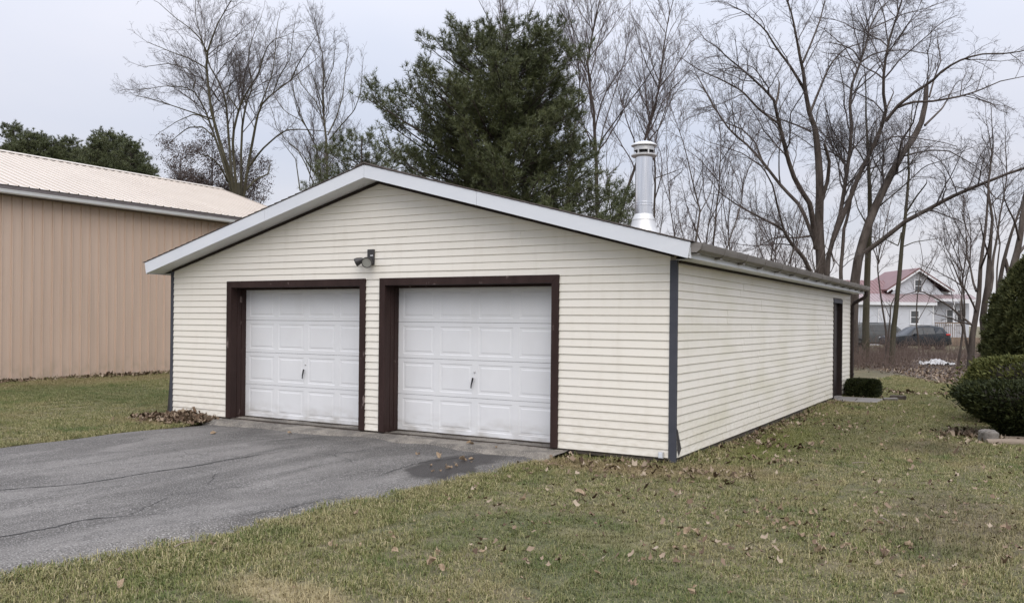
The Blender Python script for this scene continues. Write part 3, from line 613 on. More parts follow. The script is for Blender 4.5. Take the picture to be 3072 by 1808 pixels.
# ------------------------------------------------------------------ barn
BX, BY0, BY1, PIT = -19.45, -6.72, 14.56, 0.333
BN = tag(empty('barn', (BX, 4.0, GZ)), 'long tan steel barn with pale ribbed roof and white gutter', 'barn')
def lb(v): return v-4.0
def zb(z): return z-GZ
RS = .28; NP = int(round((BY1-BY0)/(RS*4)))
def rib_profile(n, rs, hgt):
    pts = [(0, 0)]
    for i in range(n):
        c = i*rs+rs*.5
        for m_ in (-.055, .055): pts += [(c+m_-.010, 0), (c+m_, .004), (c+m_+.010, 0)]
        e = (i+1)*rs
        pts += [(e-.026, 0), (e-.018, hgt), (e+.004, hgt), (e+.010, 0)] if i < n-1 else [(e-.026, 0), (e-.018, hgt), (e+.004, hgt), (e+.010, .002)]
    return pts
def sheet(n, rs, hgt, length, name):
    pr = rib_profile(n, rs, hgt); v = [(h, y, 0) for y, h in pr] + [(h, y, length) for y, h in pr]; k = len(pr)
    me = bpy.data.meshes.new(name); me.from_pydata(v, [], [(i, i+1, k+i+1, k+i) for i in range(k-1)]); me.update(); return me
bw = obj('wall', MB().box(-.16, -.02, lb(BY0), lb(BY1), zb(-.06), zb(4.95)), M['skirt'], BN)
WP = sheet(4, RS, .046, 5.02, 'wall_panel'); WP.materials.append(M['barn'])
for i in range(NP): obj('wall_panel', WP, None, bw, (-.018, lb(BY0)+i*RS*4, zb(-.03)))
obj('skirt_board', MB().box(-.03, -.008, lb(BY0), lb(BY1), -.02, zb(-.034)), M['skirt'], BN)
bh = 5.5; EO = .26; ez = 5.07; ang = math.atan(PIT); rl = (bh+EO)/math.cos(ang)
br = obj('roof', MB().prism([(EO, zb(ez)-.03-PIT*0), (-bh, zb(ez)+PIT*(bh+EO)-.03), (-bh*2-EO, zb(ez)-.03), (-bh*2-EO, zb(ez)-.10), (-bh, zb(ez)+PIT*(bh+EO)-.12), (EO, zb(ez)-.10)], lb(BY0)-.2, lb(BY1)+.2), M['barnfascia'], BN)
RP = sheet(4, RS, .030, rl, 'roof_panel'); RP.materials.append(M['barnroof'])
for i in range(NP):
    o = obj('roof_panel', RP, None, br, (EO+.02, lb(BY0)+i*RS*4, zb(ez)-.012)); o.rotation_euler = (0, -(math.pi/2-ang), 0)
    o = obj('roof_panel', RP, None, br, (-2*bh-EO-.02, lb(BY0)+(i+1)*RS*4, zb(ez)-.012)); o.rotation_euler = (0, -(math.pi/2-ang), math.pi)
rz_ = zb(ez)+PIT*(bh+EO)
for i in range(8):
    a = lb(BY0)-.22+i*(BY1-BY0+.44)/8; c = a+(BY1-BY0+.44)/8+.02
    b = MB(); b.prism([(-bh+.20, rz_-.045), (-bh+.20, rz_-.028), (-bh+.03, rz_+.040), (-bh-.03, rz_+.040), (-bh-.20, rz_-.028), (-bh-.20, rz_-.045), (-bh-.03, rz_+.024), (-bh+.03, rz_+.024)], a, c); obj('ridge_cap', b, M['barnroof'], br)
for y in (BY0, BY1):
    s = 1 if y > 0 else -1
    b = MB(); b.prism([(EO+.02, zb(ez)-.12), (-bh, rz_-.15), (-2*bh-EO-.02, zb(ez)-.12), (-2*bh-EO-.02, zb(ez)+.02), (-bh, rz_+.02), (EO+.02, zb(ez)+.02)], lb(y)+s*.201, lb(y)+s*.22); obj('rake_trim', b, M['barnroof'], br)
    b = MB(); b.prism([(-.02, zb(-.05)), (-.02, zb(4.95)), (-bh, zb(6.75)), (-2*bh, zb(4.95)), (-2*bh, zb(-.05))], lb(y)-.02*s, lb(y)+.0); obj('end_wall', b, M['barn'], BN)
obj('eave_fascia', MB().box(EO-.03, EO-.004, lb(BY0)-.2, lb(BY1)+.2, zb(ez)-.26, zb(ez)-.035), M['barnfascia'], BN)
obj('eave_soffit', MB().box(.005, EO-.031, lb(BY0)-.2, lb(BY1)+.2, zb(ez)-.26, zb(ez)-.245), M['barnfascia'], BN)
gp = [(0, .0), (0, -.11), (.07, -.115), (.10, -.085), (.112, -.035), (.125, .0), (.118, .0), (.104, -.035), (.093, -.082), (.066, -.107), (.008, -.103), (.008, 0)]
for i in range(4):
    a = lb(BY0)-.2+i*(BY1-BY0+.4)/4; c = a+(BY1-BY0+.4)/4-.004
    obj('gutter', MB().prism([(x+EO-.003, z+zb(ez)-.135) for x, z in gp], a, c), M['whitegutter'], BN)

# ------------------------------------------------------------------ vegetation helpers
def nrm(v): return v/np.maximum(np.linalg.norm(v, axis=-1, keepdims=True), 1e-9)
def resample(P, K):
    P = np.asarray(P, float); d = np.r_[0, np.cumsum(np.linalg.norm(np.diff(P[:, :3], axis=0), axis=1))]; t = np.linspace(0, d[-1], K)
    return np.stack([np.interp(t, d, P[:, i]) for i in range(P.shape[1])], 1)
def children(P, R, rng, dens, tmin, tmax, ang, lenf, lmin, lmax, K, wander, up, rfac, rmin, tropism=0.0):
    """side branches: P (N,K0,3), R (N,K0) -> the next level"""
    N, K0, _ = P.shape; L = np.linalg.norm(np.diff(P, axis=1), axis=2).sum(1)
    cnt = np.maximum(0, np.floor(L*dens*(tmax-tmin)+rng.random(N))).astype(int); idx = np.repeat(np.arange(N), cnt); n = len(idx)
    if n == 0: return np.zeros((0, K, 3)), np.zeros((0, K))
    t = rng.uniform(tmin, tmax, n); s = t*(K0-1); i0 = np.minimum(s.astype(int), K0-2); fr = (s-i0)[:, None]
    A, B = P[idx, i0], P[idx, i0+1]; p = A+(B-A)*fr; T = nrm(B-A); rr = R[idx, i0]*(1-fr[:, 0])+R[idx, i0+1]*fr[:, 0]
    q = rng.normal(size=(n, 3)); q = nrm(q-(q*T).sum(1, keepdims=True)*T)
    a = np.radians(rng.normal(ang, 10, n))[:, None]; d = np.cos(a)*T+np.sin(a)*q; d[:, 2] += up; d = nrm(d)
    ln = np.clip(L[idx]*lenf*(1.15-.75*t)*rng.uniform(.55, 1.25, n), lmin, lmax); st = (ln/(K-1))[:, None]
    pts = [p]
    for k in range(K-1):
        d = nrm(d+rng.normal(0, wander, (n, 3))+np.array([0, 0, tropism])); p = p+d*st; pts.append(p)
    r0 = np.maximum(np.minimum(rr*.62, ln*rfac), rmin)
    return np.stack(pts, 1), r0[:, None]*np.linspace(1, .32, K)[None, :]*1.0
def tubes(P, R, s):
    N, K, _ = P.shape
    T = np.empty_like(P); T[:, 1:-1] = P[:, 2:]-P[:, :-2]; T[:, 0] = P[:, 1]-P[:, 0]; T[:, -1] = P[:, -1]-P[:, -2]; T = nrm(T)
    A = nrm(np.cross(T, np.array([.31, .55, .11]))); B = np.cross(T, A); th = np.arange(s)*2*np.pi/s
    V = P[:, :, None, :]+R[:, :, None, None]*(np.cos(th)[None, None, :, None]*A[:, :, None, :]+np.sin(th)[None, None, :, None]*B[:, :, None, :])
    I = np.arange(N*K*s).reshape(N, K, s); J = np.roll(I, -1, 2)
    F = np.stack([I[:, :-1], J[:, :-1], J[:, 1:], I[:, 1:]], -1).reshape(-1, 4)
    return V.reshape(-1, 3), F
def join(parts):
    o = 0; VV = []; FF = []
    for v, f in parts: VV.append(v); FF.append(f+o); o += len(v)
    return np.concatenate(VV), np.concatenate(FF)
def gnarl(limb, rng, K):
    """smooth resample of a limb with small kinks"""
    Q = resample(limb, K); L = np.linalg.norm(np.diff(Q[:, :3], axis=0), axis=1).sum()
    nz = np.cumsum(rng.normal(0, .010*L/math.sqrt(K)*2.0, (K, 3)), 0)*np.linspace(0, 1, K)[:, None]*.35
    nz[:, 2] *= .4; Q[:, :3] += nz; return Q
def bare_tree(data, seed, label, group=None, bark='bark', twig='twig', q=1.0, reach=1.0, up=.30, trop=.02, name='bare_tree', ang=40, start=.28, r4=.0046, fat=.78):
    """hand-traced limbs, then four orders of finer branches grown from them; q = how many, reach = how long"""
    rng = np.random.default_rng(seed)
    T = tag(empty(name, (data['base'][0], data['base'][1], GZ), YAW), label, 'tree', group)
    K = 16; P1 = []; R1 = []
    for i, lim in enumerate(data['limbs']):
        A = np.array([[p[0], p[2], p[1], p[3]*fat] for p in lim])
        if i == 0 and A[0, 2] > .05: A = np.concatenate([[[A[0, 0], A[0, 1], -.05, A[0, 3]*1.25]], A])      # down to the soil
        Q = gnarl(A, rng, K if len(lim) > 4 else 10)
        v, f = tubes(Q[None, :, :3], Q[None, :, 3], 8 if Q[0, 3] > .08 else 6)
        obj('trunk' if i == 0 else 'limb', npmesh('limb', v, f, M[bark], True), None, T)
        qq = resample(Q if i else Q[int(len(Q)*.35):], K)      # no twigs on the bare lower trunk
        P1.append(qq[:, :3]); R1.append(qq[:, 3])
    P1 = np.array(P1); R1 = np.array(R1)
    P2, R2 = children(P1, R1, rng, 1.7*q, start, 1.0, ang, .46*reach, .8*reach, 4.0*reach, 9, .15, up, .010, .008, trop)
    # every limb end carries on as a leader
    tp = nrm(P1[:, -1]-P1[:, -3]); n1 = len(P1); ld_ = np.clip(np.linalg.norm(np.diff(P1, axis=1), axis=2).sum(1)*.28, .5, 2.2)*reach; pts = [P1[:, -1]]; d = tp
    for k in range(8): d = nrm(d+rng.normal(0, .14, (n1, 3))+np.array([0, 0, trop])); pts.append(pts[-1]+d*(ld_/8)[:, None])
    PL_ = np.stack(pts, 1); RL_ = np.clip(R1[:, -1:], .008, .03)*np.linspace(1, .3, 9)[None]
    P2 = np.concatenate([P2, PL_]); R2 = np.concatenate([R2, RL_])
    P3, R3 = children(P2, R2, rng, 2.9*q, .12, 1.0, 40, .50, .45*reach, 2.0*reach, 7, .16, up*.7, .008, .0055, trop)
    P4, R4 = children(P3, R3, rng, 4.4*q, .10, 1.0, 38, .55, .25*reach, 1.1*reach, 5, .16, up*.5, .007, r4, trop)
    P5, R5 = children(P4, R4, rng, 5.0*q, .15, 1.0, 36, .55, .12*reach, .5*reach, 2, .1, up*.4, .007, r4*.8, trop)
    v, f = join([tubes(P2, R2, 4), tubes(P3, np.maximum(R3, r4*.8), 3), tubes(P4, np.maximum(R4, r4*.62), 3), tubes(P5, np.maximum(R5, r4*.5), 3)]); obj('crown', npmesh('crown', v, f, M[twig]), None, T)
    return T
def leafcloud(P, size, rng, aspect=1.8, up=None):
    """one small two-triangle leaf (a kinked quad) at every point"""
    n = len(P); a = nrm(rng.normal(size=(n, 3)))
    if up is not None: a = nrm(a+up)
    b = nrm(np.cross(a, rng.normal(size=(n, 3)))); s = (size*rng.uniform(.6, 1.3, n))[:, None]
    l = s*aspect*.5; w = s*.5; c = np.cross(a, b)*s*.12
    V = np.stack([P-a*l, P+b*w+c, P+a*l, P-b*w+c], 1).reshape(-1, 3)
    F = np.arange(n*4).reshape(n, 4); return V, F
def tufts(P, D, n, ln, wd, rng, spread=.75):
    """needle tufts: n thin triangles fanned about direction D at every point"""
    N = len(P); d = nrm(D[:, None, :]*rng.uniform(.2, 1.2, (N, n, 1))+rng.normal(0, spread, (N, n, 3))*.75)
    l = ln*rng.uniform(.7, 1.15, (N, n, 1)); sd_ = nrm(np.cross(d, rng.normal(size=(N, n, 3))))*wd*.5; p = P[:, None, :]
    V = np.stack([p+sd_, p-sd_, np.broadcast_to(p, d.shape)+d*l], 2).reshape(-1, 3)
    return V, np.arange(len(V)).reshape(-1, 3)
